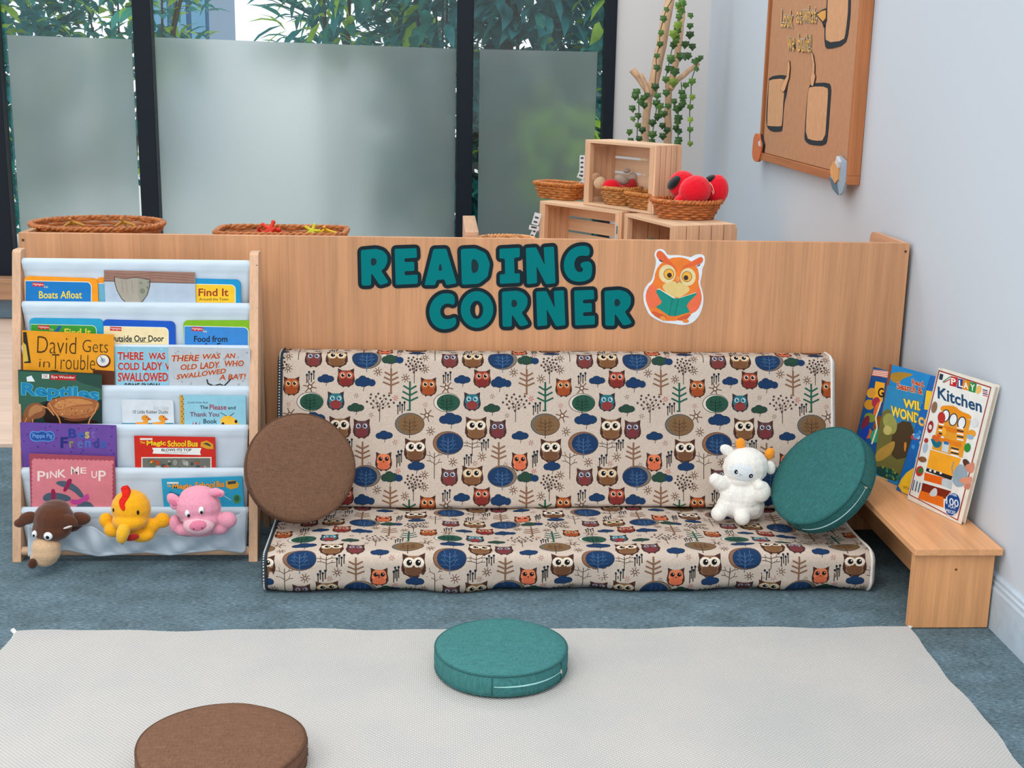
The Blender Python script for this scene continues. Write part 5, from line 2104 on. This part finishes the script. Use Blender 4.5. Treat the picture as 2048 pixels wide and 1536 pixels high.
K([(940, 985), (1020, 1000), (1010, 1070), (935, 1040)], 'b8c4cc')
a.up()
K(chaikin([(840, 1100), (880, 1055), (905, 1070), (900, 1125), (850, 1125)], 2), 'c9cdd0')
# teapot held at the right edge
K(chaikin([(1020, 960), (1050, 890), (1090, 870), (1140, 930), (1130, 1030), (1060, 1060), (1020, 1020)], 2), '93a7b5')
K(chaikin([(1090, 850), (1120, 830), (1160, 870), (1130, 930)], 2), '5a3a30')
a.line(pl([(1020, 950), (1015, 900), (1030, 860)]), 2, '7f95a5')
a.up()
K(chaikin([(1110, 890), (1150, 870), (1195, 860), (1180, 950), (1130, 935)], 2), 'd08a72')
K(chaikin([(1065, 990), (1130, 975), (1175, 970), (1165, 1030), (1090, 1030)], 2), 'd9947a')
K(chaikin([(1115, 1030), (1165, 1020), (1150, 1075), (1105, 1060)], 1), 'c98068')
# little things down both sides
for x, y, c, w, h in ((880, 440, '8a6a52', 22, 45), (850, 590, '9a2a30', 22, 48), (818, 695, 'a83a34', 16, 20), (810, 750, 'a9c0d0', 18, 40), (790, 840, '8a5a3a', 32, 22), (768, 930, 'c03a30', 30, 40), (1190, 560, 'd9dce0', 30, 32), (1168, 640, 'e09a34', 32, 28), (1155, 668, '8fb0c8', 28, 18), (1135, 750, '2f8a3a', 25, 36)):
    a.poly([c8b(*p) for p in ell(x, y, w, h, 14, .2)], c)
a.up()
a.poly([c8b(*p) for p in ell(850, 592, 13, 20, 10)], 'e0d8cc')
a.poly([c8b(*p) for p in ell(775, 925, 20, 24, 12, .5)], '3f7a3a')
for k in range(3):
    a.line(pl([(712 + 22 * k, 1075 + 8 * k), (728 + 22 * k, 1000 + 10 * k)]), 2.2, '3f6a8a')
a.poly([c8b(*p) for p in ell(1020, 1185, 62, 92, 28, .16)], 'e9ecf0')
a.up()
a.poly([c8b(*p) for p in ell(1020, 1185, 58, 88, 28, .16)], '15468c')
a.up()
for w, x0, y0, x1, y1 in (('OVER', 998, 1092, 1055, 1112), ('100', 972, 1125, 1068, 1182), ('PLAY', 990, 1186, 1048, 1208), ('PIECES', 970, 1218, 1044, 1244)):
    a.text(w, *c8b(x0, y0), *c8b(x1, y1), 'dbe8f4', .012, 0, .3)
wall_book('white kitchen play book with an orange dresser, nearest on the bench', (665, 1142), (1082, 1340), (905, 140), (1350, 275), 'e4dfd4', a, .013, page='d9c9b4', xt=1.284)


# ================================================================= BASKETS
def basket(name, label, c, a_, b_, h, top, rot, col, pw=2.0, n=26, rows=8, group='woven baskets', rim=.0065, parent=None):
    """c: centre of the foot; a_, b_: half axes at the rim; top: ratio of the foot to the rim; pw: 2 oval, larger boxy"""
    root = thing(name, label, 'basket', c, group, (0, 0, rot))

    def se(t, k, z, off=0.0):
        ct, st = cos(t), sin(t)
        r = (abs(ct) ** pw + abs(st) ** pw) ** (-1 / pw)
        x, y = (a_ * k) * r * ct, (b_ * k) * r * st
        m = sqrt((ct / a_) ** 2 + (st / b_) ** 2)
        return V((x + off * ct / a_ / m, y + off * st / b_ / m, z))
    wm, rm = mat(col, .5, 'wicker'), mat(shade_hex(col, 1.06), .45, 'wicker')
    b = MB()
    N = n * 4
    sr = h / rows * .56
    for i in range(rows):
        z = h * (i + .5) / rows
        k = top + (1 - top) * (z / h) ** .9
        b.tube([se(2 * pi * j / N, k, z, .0026 * cos(n / 2 * 2 * pi * j / N * 1.0 + pi * i)) for j in range(N)], sr, wm, 6, closed=True)
    for j in range(n):
        t = 2 * pi * (j + .5) / n
        b.tube([se(t, top, 0), se(t, top + (1 - top) * .53, h * .5), se(t, 1, h)], .0022, wm, 5)
    # woven floor
    for i in range(1, 8):
        k = top * i / 8
        b.tube([se(2 * pi * j / 40, k, .004 + .001 * (i % 2)) for j in range(40)], min(a_, b_) * top / 8 * .62, wm, 5, closed=True)
    b.build('weave', root, smooth=60, local=True)
    b = MB()
    for s_ in (0, pi):
        tw = max(20, int(N * .5))
        b.tube([se(2 * pi * j / (tw * 4), 1, h + rim * .6 * sin(2 * pi * j / 4 * .5 + s_) * .8, rim * .75 * cos(2 * pi * j / 4 * .5 + s_)) for j in range(tw * 4)], rim * .72, rm, 6, closed=True)
    b.build('rim', root, smooth=60, local=True)
    return root


C_WK = 'b0672f'
ZL = .718
k1 = lambda px, py, Y: on(px, py, 1, Y)
Yb1 = 3.715
xL, xR = k1(62, 440, Yb1).x, k1(327, 440, Yb1).x
zr = k1(195, 447, Yb1).z
basket('wicker_basket', 'oval wicker basket on the cabinet at the far left', ((xL + xR) / 2, Yb1, ZL), (xR - xL) / 2 - .004, .15, zr - ZL + .001, .72, 0, C_WK, 2.1, 34, 9)
basket_l = ((xL + xR) / 2, Yb1)
Yb2 = 3.69
xL2, xR2 = k1(433, 457, Yb2).x, k1(695, 457, Yb2).x
zr2 = k1(560, 458, Yb2).z
basket('wicker_basket', 'rectangular wicker tray on the cabinet holding red and yellow toys', ((xL2 + xR2) / 2, Yb2, ZL), (xR2 - xL2) / 2 - .004, .095, zr2 - ZL - .004, .82, 0, C_WK, 6, 34, 8)
b2c = ((xL2 + xR2) / 2, Yb2)


def plastic_toy(label, p, col, kind, s=1.0):
    t = thing('plastic_toy', label, 'toy', p, 'small toys in the wicker trays')
    b = MB()
    m = mat(col, .3)
    p = V(p)
    if kind == 'star':
        for k in range(5):
            an = 2 * pi * k / 5
            b.tube([p + V((0, 0, .012 * s)), p + V((.026 * s * cos(an), .014 * s * sin(an), .012 * s + .02 * s * sin(an)))], [.007 * s, .005 * s], m, 8)
            b.ball(p + V((.026 * s * cos(an), .014 * s * sin(an), .012 * s + .02 * s * sin(an))), .0065 * s, m, 8)
    else:
        b.tube([p + V((-.03 * s, 0, .004)), p + V((-.008 * s, .002, .02 * s)), p + V((.03 * s, .004, .006))], .0045 * s, m, 8)
        b.tube([p + V((-.01 * s, -.008, .03 * s)), p + V((0, .006, .006))], .004 * s, m, 8)
    b.build('body', t, smooth=60)


def in_tray(px, py, Y, dz=0):
    q = on(px, py, 1, Y)
    return (q.x, q.y, q.z + dz)


for lab, px, py, c, kd, s in (('red star shaped toy in the rectangular tray', 540, 459, 'd83a26', 'star', 1.0), ('second red toy lying low in the rectangular tray', 522, 463, 'c8321f', 'bar', .8), ('red toy bar right of the red star in the tray', 556, 463, 'd8401f', 'bar', .8),
                              ('yellow green toy cross in the rectangular tray', 624, 460, 'c9c32e', 'star', .8), ('yellow toy bar at the right end of the tray', 655, 463, 'e0b42a', 'bar', .9)):
    plastic_toy(lab, in_tray(px, py, Yb2 + .03, -.012), c, kd, s)
for lab, px, py in (('olive yellow toy frame in the oval basket', 148, 447), ('yellow toy at the right inside the oval basket', 250, 447)):
    plastic_toy(lab, in_tray(px, py, Yb1 + .04, -.012), 'b98a3a', 'bar', .9)
q = on(1012, 478, 1, 3.76)
basket('wicker_basket', 'round wicker basket barely showing behind the panel beside the crates', (q.x, 3.76, .62), .08, .07, q.z - .62, .8, 0, 'd09258', 2, 22, 6)

# ================================================================= CRATES
M_CR = wood('ecc6a2', 0, 'crate', .6, .08)
M_CRZ = wood('eabd97', 2, 'crate', .6, .09)
ZC = .829


def crate(label, A, B, D, z0, z1):
    """open front from A to B, depth D behind it"""
    A, B = V((A[0], A[1])), V((B[0], B[1]))
    w = (B - A)
    W = w.length
    w.normalize()
    ang = atan2(w.y, w.x)
    h = z1 - z0
    root = thing('wooden_crate', label, 'crate', (A.x, A.y, z0), 'wooden crates stacked behind the panel', (0, 0, ang))
    t = .009
    p = .018
    b = MB()
    for i in range(2):
        for (x, lab) in ((t, 0), (W - t - p, 1)):
            pass
    for x in (t, W - t - p):
        for y in (0.0, D - p):
            b = MB()
            b.box((x, y, t), (x + p, y + p, h - t), M_CRZ)
            b.build('corner_post', root, local=True, bevel=.001)
    nsl = 5
    for x in (0, W - t):
        b = MB()
        sw = D / nsl
        for k in range(nsl):
            b.box((x, k * sw + .0015, .0), (x + t, (k + 1) * sw - .0015, h), M_CRZ)
        for zz in (.004, h - .024):
            xx = x + t if x == 0 else x - t * .0 - .006
            b.box((xx, p, zz), (xx + .006, D - p, zz + .02), M_CR)
        b.build('slatted_side', root, local=True, bevel=.0008)
    for zz in (0, h - t):
        b = MB()
        b.box((t, 0, zz), (W - t, D * .5 - .001, zz + t), M_CR)
        b.box((t, D * .5 + .001, zz), (W - t, D, zz + t), M_CR)
        b.build('top_board' if zz else 'bottom_board', root, local=True, bevel=.0008)
    b = MB()
    n = 4
    bh = (h - 2 * t) / n
    for k in range(n):
        b.box((t, D, t + k * bh + .004), (W - t, D + t, t + (k + 1) * bh - .004), M_CR)
    b.build('slatted_back', root, local=True, bevel=.0008)
    return root, A, w, V((-w.y, w.x))


zt = 1.036
UA, UB = on(1170, 279, 2, zt), on(1312, 291, 2, zt)
UC = on(1405, 293, 2, zt)
wu = V((UB.x - UA.x, UB.y - UA.y)).normalized()
du = V((-wu.y, wu.x))
DU = abs((V((UC.x - UB.x, UC.y - UB.y))).dot(du))
cu = crate('upper pine crate on top holding two small baskets', UA, UB, DU, ZC, zt)
LA, LB = on(1079, 401, 2, ZC), on(1243, 423, 2, ZC)
RA, RB = on(1248, 426, 2, ZC), on(1349, 451, 2, ZC)
RCn = on(1457, 444, 2, ZC)
wr_ = V((RB.x - RA.x, RB.y - RA.y)).normalized()
DR = abs((V((RCn.x - RB.x, RCn.y - RB.y))).dot(V((-wr_.y, wr_.x))))
cl = crate('lower left pine crate under the small rectangular basket', LA, LB, DU, ZT, ZC - .001)
cr = crate('lower right pine crate under the basket of red plush balls', RA, RB, DR, ZT, ZC - .001)

# baskets in and on the crates
p = on(1118, 400, 2, ZC)
d_ = V((cl[2].x, cl[2].y))
basket('wicker_basket', 'small rectangular basket on the lower left crate', (p.x + .01, p.y + .055, ZC), .088, .05, .05, .78, atan2(d_.y, d_.x) + .15, 'b96f2a', 5, 24, 6)
e_ = V((cu[3].x, cu[3].y, 0))
f_ = V((cu[2].x, cu[2].y, 0))
o_ = V((cu[1].x, cu[1].y, 0))
WU = (V((UB.x, UB.y, 0)) - o_).length
z_in = ZC + .010
pc = o_ + f_ * (WU * .36) + e_ * (DU * .5)
basket('wicker_basket', 'small round basket with two plush dolls inside the upper crate', (pc.x, pc.y, z_in), .068, .058, .052, .72, atan2(f_.y, f_.x), 'c08040', 2, 22, 7)
pq = o_ + f_ * (WU * .78) + e_ * (DU * .40)
basket('wicker_basket', 'small rectangular basket inside the upper crate at its right', (pq.x, pq.y, z_in), .062, .05, .045, .76, atan2(f_.y, f_.x), 'b87430', 5, 22, 6)
ov = on(1378, 440, 2, ZC)
po_ = V((ov.x, ov.y + .055, ZC))
kk = kpx(1378, 415, po_.y)
basket('wicker_basket', 'oval basket full of red plush balls on the lower right crate', po_, 68 * kk, .075, .052, .74, -.25, 'b8682e', 2, 26, 7)

# red plush
M_RD = mat('e8142a', .9, 'plush')
rc = lambda X, Y, dy=0: on(1280 + X * .10417, 320 + Y * .10417, 1, po_.y) + V((0, dy, 0))
rk = .10417 * kk
rr = lambda x, y, z: (x * rk, y * rk, z * rk)
for lab, balls, patch in (
    ('red plush ball in front, with a white loop, in the oval basket', [(rc(1030, 580, -.02), rr(320, 260, 290), rotm('Y', -25)), (rc(760, 760, -.015), rr(170, 150, 110), rotm('Y', -40))], None),
    ('red and black plush ball at the back left of the oval basket', [(rc(860, 500, .035), rr(280, 220, 280), rotm('Y', -40))], (rc(690, 440, .026), rr(180, 180, 95), rotm('Y', -48))),
    ('red plush ball at the right of the oval basket', [(rc(1490, 580, .012), rr(230, 220, 295))], (rc(1370, 370, .012), rr(130, 130, 70), rotm('Y', -25))),
):
    t = thing('plush_ball', lab, 'soft toy', balls[0][0], 'red plush balls in the oval basket')
    blob('body', t, balls, M_RD, .003, 4)
    if patch:
        blob('black_patch', t, [patch], mat('1f2326', .9, 'plush'), .003, 3)
    else:
        b = MB()
        b.tube([rc(1260, 395, -.062), rc(1310, 470, -.062), rc(1350, 590, -.056), rc(1330, 625, -.055), rc(1310, 560, -.06)], .0012, mat('f0b8a8', .7), 6)
        b.build('loop', t)

# plush dolls in the round basket
dc_ = lambda X, Y, dy=0: on(1100 + X * .11719, 300 + Y * .11719, 1, pc.y) + V((0, dy, 0))
dk = .11719 * kpx(1200, 370, pc.y)
dr = lambda x, y, z: (x * dk, y * dk, z * dk)
t = thing('plush_doll', 'plush doll with a beige head and red body lying in the round basket', 'soft toy', dc_(920, 640), 'plush dolls in the round basket')
blob('body', t, [(dc_(1040, 610, -.01), dr(160, 130, 120)), (dc_(1180, 650, -.012), dr(110, 90, 60))], M_RD, .003, 4)
blob('head', t, [(dc_(850, 560), dr(110, 100, 110))], mat('cfae8c', .95, 'plush'), .003, 4)
blob('cap', t, [(dc_(790, 450, .004), dr(70, 60, 60)), (dc_(770, 490, .004), dr(50, 60, 50))], mat('b08664', .95, 'plush'), .003, 4)
t = thing('plush_mouse', 'grey plush mouse with a red ball body beside the plush doll', 'soft toy', dc_(1300, 640, .02), 'plush dolls in the round basket')
blob('body', t, [(dc_(1415, 590, .012), dr(80, 80, 100)), (dc_(1310, 640, .01), dr(110, 80, 60))], mat('b32a2a', .95, 'plush'), .003, 4)
blob('head', t, [(dc_(1230, 510, .012), dr(125, 100, 90), rotm('Y', 25)), (dc_(1430, 480, .025), dr(90, 80, 90))], mat('b3a396', .95, 'plush'), .003, 4)
blob('ear', t, [(dc_(1320, 360, .014), dr(72, 40, 50))], mat('a8968a', .95, 'plush'), .003, 3)

# things half seen inside the lower right crate
for lab, px, py, c in (('dark green plush toy inside the lower right crate', 1302, 484, '4f5a42'), ('dark red plush toy inside the lower right crate', 1338, 486, 'b02438')):
    q = on(px, py, 1, (RA.y + RB.y) / 2 + .04)
    t = thing('plush_toy', lab, 'soft toy', (q.x, q.y, ZT + .01), 'plush toys inside the lower right crate')
    hz = max(.03, (q.z - ZT - .01) / 2 + .008)
    blob('body', t, [((q.x, q.y, ZT + .01 + hz), (.03, .03, hz)), ((q.x + .008, q.y, ZT + .025), (.032, .032, .018))], mat(c, .95, 'plush'), .004, 4)


# white paper chains of printed cards hanging beside the crates
def card_chain(label, cards, Y):
    t = thing('card_chain', label, 'paper craft', on(*cards[-1][0], 1, Y), 'white printed card chains')
    for i, ((px, py), w, h, an) in enumerate(cards):
        k = kpx(px, py, Y)
        c = on(px, py, 1, Y + .002 * i)
        b = MB()
        m = Matrix.Translation(c) @ Matrix.Rotation(radians(an), 4, 'Y')
        b.box((-w * k / 2, -.001, -h * k / 2), (w * k / 2, .001, h * k / 2), mat('e3ebf2', .6), m)
        for j in range(max(1, int(h / 9))):
            zz = (-h / 2 + 6 + j * 9) * k
            b.box((-w * k * .3, -.0016, zz - 2 * k), (w * k * .25, -.001, zz + 1.6 * k), mat('4a5560', .6), m)
        b.build('card', t)
    return t


card_chain('white printed card chain standing behind the small basket by the upper crate', [((1164, 330), 10, 38, 0), ((1162, 352), 14, 10, 20), ((1164, 366), 8, 14, 35), ((1161, 378), 12, 16, 15), ((1164, 392), 10, 14, 0)], LA.y + .05)
card_chain('white printed card chain leaning beside the lower left crate', [((1073, 438), 14, 24, 15), ((1068, 456), 20, 9, 10), ((1066, 468), 9, 18, 25), ((1058, 482), 10, 14, 30)], LA.y - .03)
b = MB()
q = on(1236, 464, 1, LB.y + .012)
k = kpx(1236, 464, LB.y)
b.box((q.x - 5 * k, q.y, ZT + .01), (q.x + 5 * k, q.y + .002, q.z + 16 * k), mat('c9d2d6', .5))
b.box((q.x - 3.6 * k, q.y - .0006, q.z - 4 * k), (q.x + 3.6 * k, q.y, q.z + 12 * k), mat('5f7a78', .5))
tag(b.build('picture_card'), 'small picture card standing at the right inside the lower left crate', 'card')

# ================================================================= BRANCH TREE AND IVY
YT = 6.0
c4 = lambda X, Y: (1220 + X * .29297, Y * .29297)
tp = lambda X, Y, dy=0: on(*c4(X, Y), 1, YT) + V((0, dy, 0))
tk = .29297 * kpx(1300, 150, YT)
M_BR = wood('ecc29c', 2, 'branch', .7, .12)
M_CUT = mat('e8c49c', .8)
tree = thing('branch_tree', 'tall bare wooden branch tree standing in the corner behind the crates', 'decorative tree', (tp(330, 900).x, YT, 0))


def limb(pts, r, dy=0):
    b = MB()
    P3 = [tp(*p, dy) if len(p) == 2 else tp(p[0], p[1], p[2]) for p in pts]
    # smooth the run
    Q, RR = [], []
    rr_ = r
    for i in range(len(P3) - 1):
        for j in range(4):
            t = j / 4
            Q.append(P3[i].lerp(P3[i + 1], t) + V((rs.uniform(-1, 1), rs.uniform(-1, 1), 0)) * .0022)
            RR.append((rr_[i] + (rr_[i + 1] - rr_[i]) * t) * tk)
    Q.append(P3[-1])
    RR.append(rr_[-1] * tk)
    b.tube(Q, RR, M_BR, 12)
    return b.build('branch', tree, smooth=50)


def to_floor(X, Y):
    q = tp(X, Y)
    return q


limb([(415, -330), (410, 0), (385, 130), (335, 380), (300, 560), (285, 660)], [28, 30, 34, 36, 34, 30])
limb([(255, 2300), (245, 1500), (232, 960), (245, 790), (262, 640), (280, 560)], [36, 34, 30, 27, 26, 20], -.02)
limb([(262, 650), (215, 560), (142, 475)], [24, 24, 23], -.03)
limb([(250, 640), (225, 560), (197, 505)], [16, 15, 14], -.05)
limb([(405, 2300), (400, 1500), (395, 960), (398, 760), (402, 570)], [30, 28, 27, 24, 22], .01)
limb([(408, 610), (460, 545), (602, 430)], [20, 19, 15], -.01)
limb([(402, 600), (440, 520), (462, 420), (480, 280), (500, 120), (505, -330)], [22, 22, 22, 20, 18, 16], .03)


M_IV = [leaf_mat('3f5f32', .1), leaf_mat('557a38', .15), leaf_mat('86a344', .2)]
M_VN = mat('4a5a34', .8)


def ivy_leaf(mb, p, s, rotz, tilt, m):
    o = [(0, -.42), (.2, -.36), (.46, -.4), (.42, -.12), (.55, .12), (.3, .24), (0, .6), (-.3, .24), (-.55, .12), (-.42, -.12), (-.46, -.4), (-.2, -.36)]
    M_ = Matrix.Rotation(rotz, 3, 'Z') @ Matrix.Rotation(tilt, 3, 'X')
    c = V(p)
    vs_ = [c + M_ @ V((0, -.012 * s / .05, 0))] + [c + M_ @ V((x * s, .12 * abs(x) * s, -y * s)) for x, y in o]
    n = len(o)
    mb.add(vs_, [(0, 1 + i, 1 + (i + 1) % n) for i in range(n)], m)


def ivy(label, pts, leaves, dy):
    t = thing('ivy_garland', label, 'ivy garland', tp(*pts[0], dy), 'ivy garlands on the branch tree')
    b = MB()
    b.tube([tp(x, y, dy) for x, y in pts], .0022, M_VN, 5)
    b.build('stem', t)
    b = MB()
    for X, Y, s, c in leaves:
        ivy_leaf(b, tp(X, Y, dy - .012 - rs.random() * .02), s * tk, rs.uniform(-.5, .5), rs.uniform(-.5, .3), M_IV[c])
    b.build('leaves', t)


def gl(lst, s=50):
    return [(x, y, s * rs.uniform(.85, 1.15), c) for x, y, c in lst]


ivy('left ivy strand hanging from the short forked branch', [(175, 600), (180, 760), (168, 880), (170, 990)],
    gl([(160, 625, 0), (150, 655, 0), (205, 665, 0), (132, 735, 0), (212, 715, 0), (172, 785, 0), (135, 805, 1), (170, 850, 1), (115, 895, 1), (198, 880, 0), (178, 940, 0), (120, 950, 0), (185, 690, 0), (230, 650, 0)], 50), -.08)
ivy('ivy strand winding up the thick leaning branch', [(420, -20), (365, 70), (345, 140), (322, 230), (322, 310), (298, 390), (300, 470), (288, 590)],
    gl([(366, 70, 0), (345, 132, 0), (325, 228, 1), (322, 305, 0), (298, 383, 0), (300, 462, 0), (288, 590, 0), (440, 40, 1), (465, 20, 1)], 48), -.07)
ivy('middle ivy strand between the two trunks', [(290, 600), (300, 700), (285, 820), (262, 930), (262, 990)],
    gl([(295, 650, 0), (310, 720, 1), (290, 700, 0), (340, 770, 0), (262, 830, 0), (330, 850, 0), (262, 910, 1), (332, 920, 0), (355, 630, 0), (320, 770, 1), (370, 720, 0), (300, 790, 0), (360, 880, 0), (262, 960, 0)], 54), -.09)
ivy('dense ivy strand twisting between the upper branches', [(450, -20), (465, 60), (440, 170), (420, 260), (415, 310), (395, 390), (380, 470), (360, 545), (408, 565)],
    gl([(450, 55, 2), (465, 80, 1), (440, 175, 2), (440, 215, 1), (410, 235, 2), (430, 260, 1), (415, 310, 0), (425, 285, 1), (490, 305, 0), (520, 240, 0), (395, 395, 1), (380, 470, 0), (420, 490, 0), (360, 540, 1), (408, 560, 2), (485, 385, 0), (510, 380, 0), (460, 385, 0), (450, 120, 1), (480, 30, 1), (395, 410, 0), (400, 470, 0)], 58), -.06)
ivy('right ivy strand hanging along the pale right trunk', [(470, 560), (475, 650), (450, 750), (445, 850), (450, 960)],
    gl([(495, 580, 0), (470, 630, 0), (475, 660, 0), (420, 690, 0), (465, 720, 0), (440, 740, 0), (480, 700, 1), (445, 800, 0), (440, 830, 1), (450, 890, 0), (430, 870, 0), (450, 950, 0), (440, 970, 0)], 54), -.06)
ivy('thin outer ivy strand dropping from the tip of the right branch', [(590, 400), (540, 550), (540, 650), (530, 730), (530, 890), (530, 980)],
    gl([(598, 397, 0), (580, 410, 0), (545, 320, 0), (528, 110, 1), (525, 180, 0), (540, 555, 1), (543, 660, 2), (530, 728, 1), (530, 812, 2), (530, 880, 1), (530, 975, 2), (570, 470, 0), (560, 420, 0)], 48), -.05)

# ================================================================= CORK BOARD ON THE RIGHT WALL
XB_ = XW - .035
yL = on(1522, 261, 0, XB_).y
yR = on(1702, 316, 0, XB_).y
zb = .5 * (on(1530, 322, 0, XB_).z + on(1672, 363, 0, XB_).z)
bd = thing('cork_board', 'large brown display board hung on the right wall', 'notice board', (XW, (yL + yR) / 2, zb))
C_BD, C_BF = 'bb8a68', 'bf7a4c'
ztop = zb + 1.0
MB().box((XB_ + .006, yR + .03, zb + .03), (XW - .001, yL - .03, ztop - .03), mat(C_BD, .7)).build('panel', bd)
fw = .028
for nm, lo, hi, ax in (('frame_rail', (XB_ - .004, yR, zb), (XW - .001, yL, zb + fw), 1), ('frame_rail', (XB_ - .004, yR, ztop - fw), (XW - .001, yL, ztop), 1), ('frame_rail', (XB_ - .004, yR, zb + fw), (XW - .001, yR + fw, ztop - fw), 2), ('frame_rail', (XB_ - .004, yL - fw * .6, zb + fw), (XW - .001, yL, ztop - fw), 2)):
    MB().box(lo, hi, wood(C_BF, ax, 'boardframe', .5, .1)).build('frame', bd, bevel=.002)
N_X = V((-1, 0, 0))
XS = XB_ + .006
cb_ = lambda X, Y: (1500 + X * .26031, Y * .26042)
fb = lambda x, y: on(x, y, 0, XS)


def cb_poly(pts, ch=0):
    p = [cb_(*q_) for q_ in pts]
    return chaikin(p, ch) if ch else p


for lab, outer, inner in (
    ('tall cream paper panel with black border, lower left on the board', [(150, 590), (250, 572), (300, 590), (285, 720), (262, 800), (252, 1000), (235, 1012), (165, 1012), (128, 970), (128, 860), (145, 640)], [(152, 612), (270, 602), (276, 650), (262, 740), (250, 960), (240, 972), (145, 968), (135, 960), (150, 640)]),
    ('tall cream paper panel with black border, lower right on the board', [(470, 640), (605, 632), (628, 670), (620, 780), (600, 1060), (580, 1120), (470, 1115), (425, 1085), (420, 1040), (440, 760), (455, 670)], [(470, 664), (600, 666), (604, 720), (592, 900), (580, 1078), (500, 1082), (432, 1058), (440, 860), (452, 690)]),
    ('tall cream paper panel with black border at the top of the board', [(605, -260), (775, -280), (778, 60), (760, 250), (735, 345), (600, 382), (575, 350), (575, 200), (595, 0)], [(612, -230), (752, -250), (762, 40), (740, 250), (725, 312), (590, 328), (584, 240), (604, 20)]),
):
    t = thing('paper_cutout', lab, 'paper cut out', fb(*cb_(*outer[-3])), 'paper panels on the display board')
    b = MB()
    cutout(b, [cb_poly(outer, 1)], fb, N_X, .0004, .0016, mat('262d36', .5))
    b.build('border', t)
    b = MB()
    cutout(b, [cb_poly(inner, 1)], fb, N_X, .0016, .0024, mat('cf9e76', .6))
    b.build('sheet', t)
for lab, pts in (('pale paper pencil pointing down to the lower left panel', [(298, 478), (308, 470), (312, 520), (304, 600), (275, 690), (262, 708), (242, 690), (255, 640), (290, 590)]),
                 ('thin pale paper arm reaching down to the lower right panel', [(476, 400), (490, 420), (502, 500), (500, 565), (508, 590), (492, 660), (478, 655), (474, 590), (486, 560), (490, 490)])):
    b = MB()
    cutout(b, grow(cb_poly(pts), 1.0, 8), fb, N_X, .0024, .0032, mat('4a3a30', .6))
    cutout(b, [cb_poly(pts)], fb, N_X, .0032, .0042, mat('d8a47a', .6))
    tag(b.build('paper_pointer'), lab, 'paper cut out', 'paper arms on the display board')
b = MB()
for pts, c, z in (([(510, 110), (560, 75), (600, 60), (598, 160), (575, 215), (560, 170)], '2a2c30', .0026), ([(522, 112), (560, 86), (592, 78), (590, 140), (570, 165)], 'd9a054', .0036)):
    cutout(b, [cb_poly(pts)], fb, N_X, z, z + .001, mat(c, .6))
tag(b.build('paper_arrow'), 'small orange paper arrow beside the word what', 'paper cut out')
for w, x0, y0, x1, y1 in (('Look', 245, 72, 335, 205), ('at', 365, 70, 405, 180), ('what', 415, 35, 515, 170), ('we', 297, 285, 348, 385), ('built!', 375, 255, 475, 395)):
    t = thing('paper_word', f'cream cut out word {w.strip("!")} with dark edges on the display board', 'lettering', fb(*cb_((x0 + x1) / 2, y1)), 'cut out words on the display board')
    for nm, bold, c, l in (('border', .075, 'e6dece', 0), ('outline', .04, '3a332c', 12), ('letters', .012, 'e6b066', 24)):
        a = Art()
        e = (bold - .008) * 60
        a.l = l
        a.text(w, *cb_(x0 - e, y0 - e), *cb_(x1 + e, y1 + e), c, bold, .08, .1)
        b = MB()
        a.emit(b, fb, N_X, .0026)
        b.build(nm, t)
# paper decorations on the two lower corners
t = thing('paper_fox', 'orange folded paper animal on the lower left corner of the board', 'paper craft', fb(*cb_(72, 1240)), 'paper animals on the board corners')
b = MB()
cutout(b, [cb_poly([(60, 1030), (90, 1025), (100, 1060), (118, 1110), (112, 1170), (95, 1240), (70, 1245), (48, 1215), (45, 1160)], 1)], fb, N_X, .004, .016, mat('cf7448', .6))
b.build('body', t)
b = MB()
cutout(b, [cb_poly([(100, 1020), (112, 1080), (120, 1110), (112, 1170), (102, 1175), (108, 1110)])], fb, N_X, .003, .010, mat('2a2c32', .6))
cutout(b, [cb_poly([(95, 1090), (110, 1080), (112, 1125), (100, 1120)])], fb, N_X, .016, .018, mat('d9d5d0', .5))
b.build('face', t)
t = thing('paper_bird', 'silver and orange folded paper animal on the lower right corner of the board', 'paper craft', fb(*cb_(710, 1500)), 'paper animals on the board corners')
for nm, pts, c, z0, z1 in (('wing', [(645, 1360), (680, 1240), (710, 1195), (770, 1250), (762, 1400), (735, 1480), (712, 1500), (670, 1450)], '9fb3c4', .004, .012),
                           ('body', [(655, 1290), (680, 1240), (700, 1255), (720, 1290), (712, 1380), (690, 1410), (655, 1330)], 'e0a468', .012, .017),
                           ('tail', [(645, 1360), (700, 1420), (712, 1500), (670, 1450)], '5f7585', .012, .016),
                           ('crest', [(700, 1250), (712, 1200), (730, 1245), (722, 1290)], 'd8d8dc', .012, .02)):
    b = MB()
    cutout(b, [cb_poly(pts)], fb, N_X, z0, z1, mat(c, .35))
    b.build(nm, t)
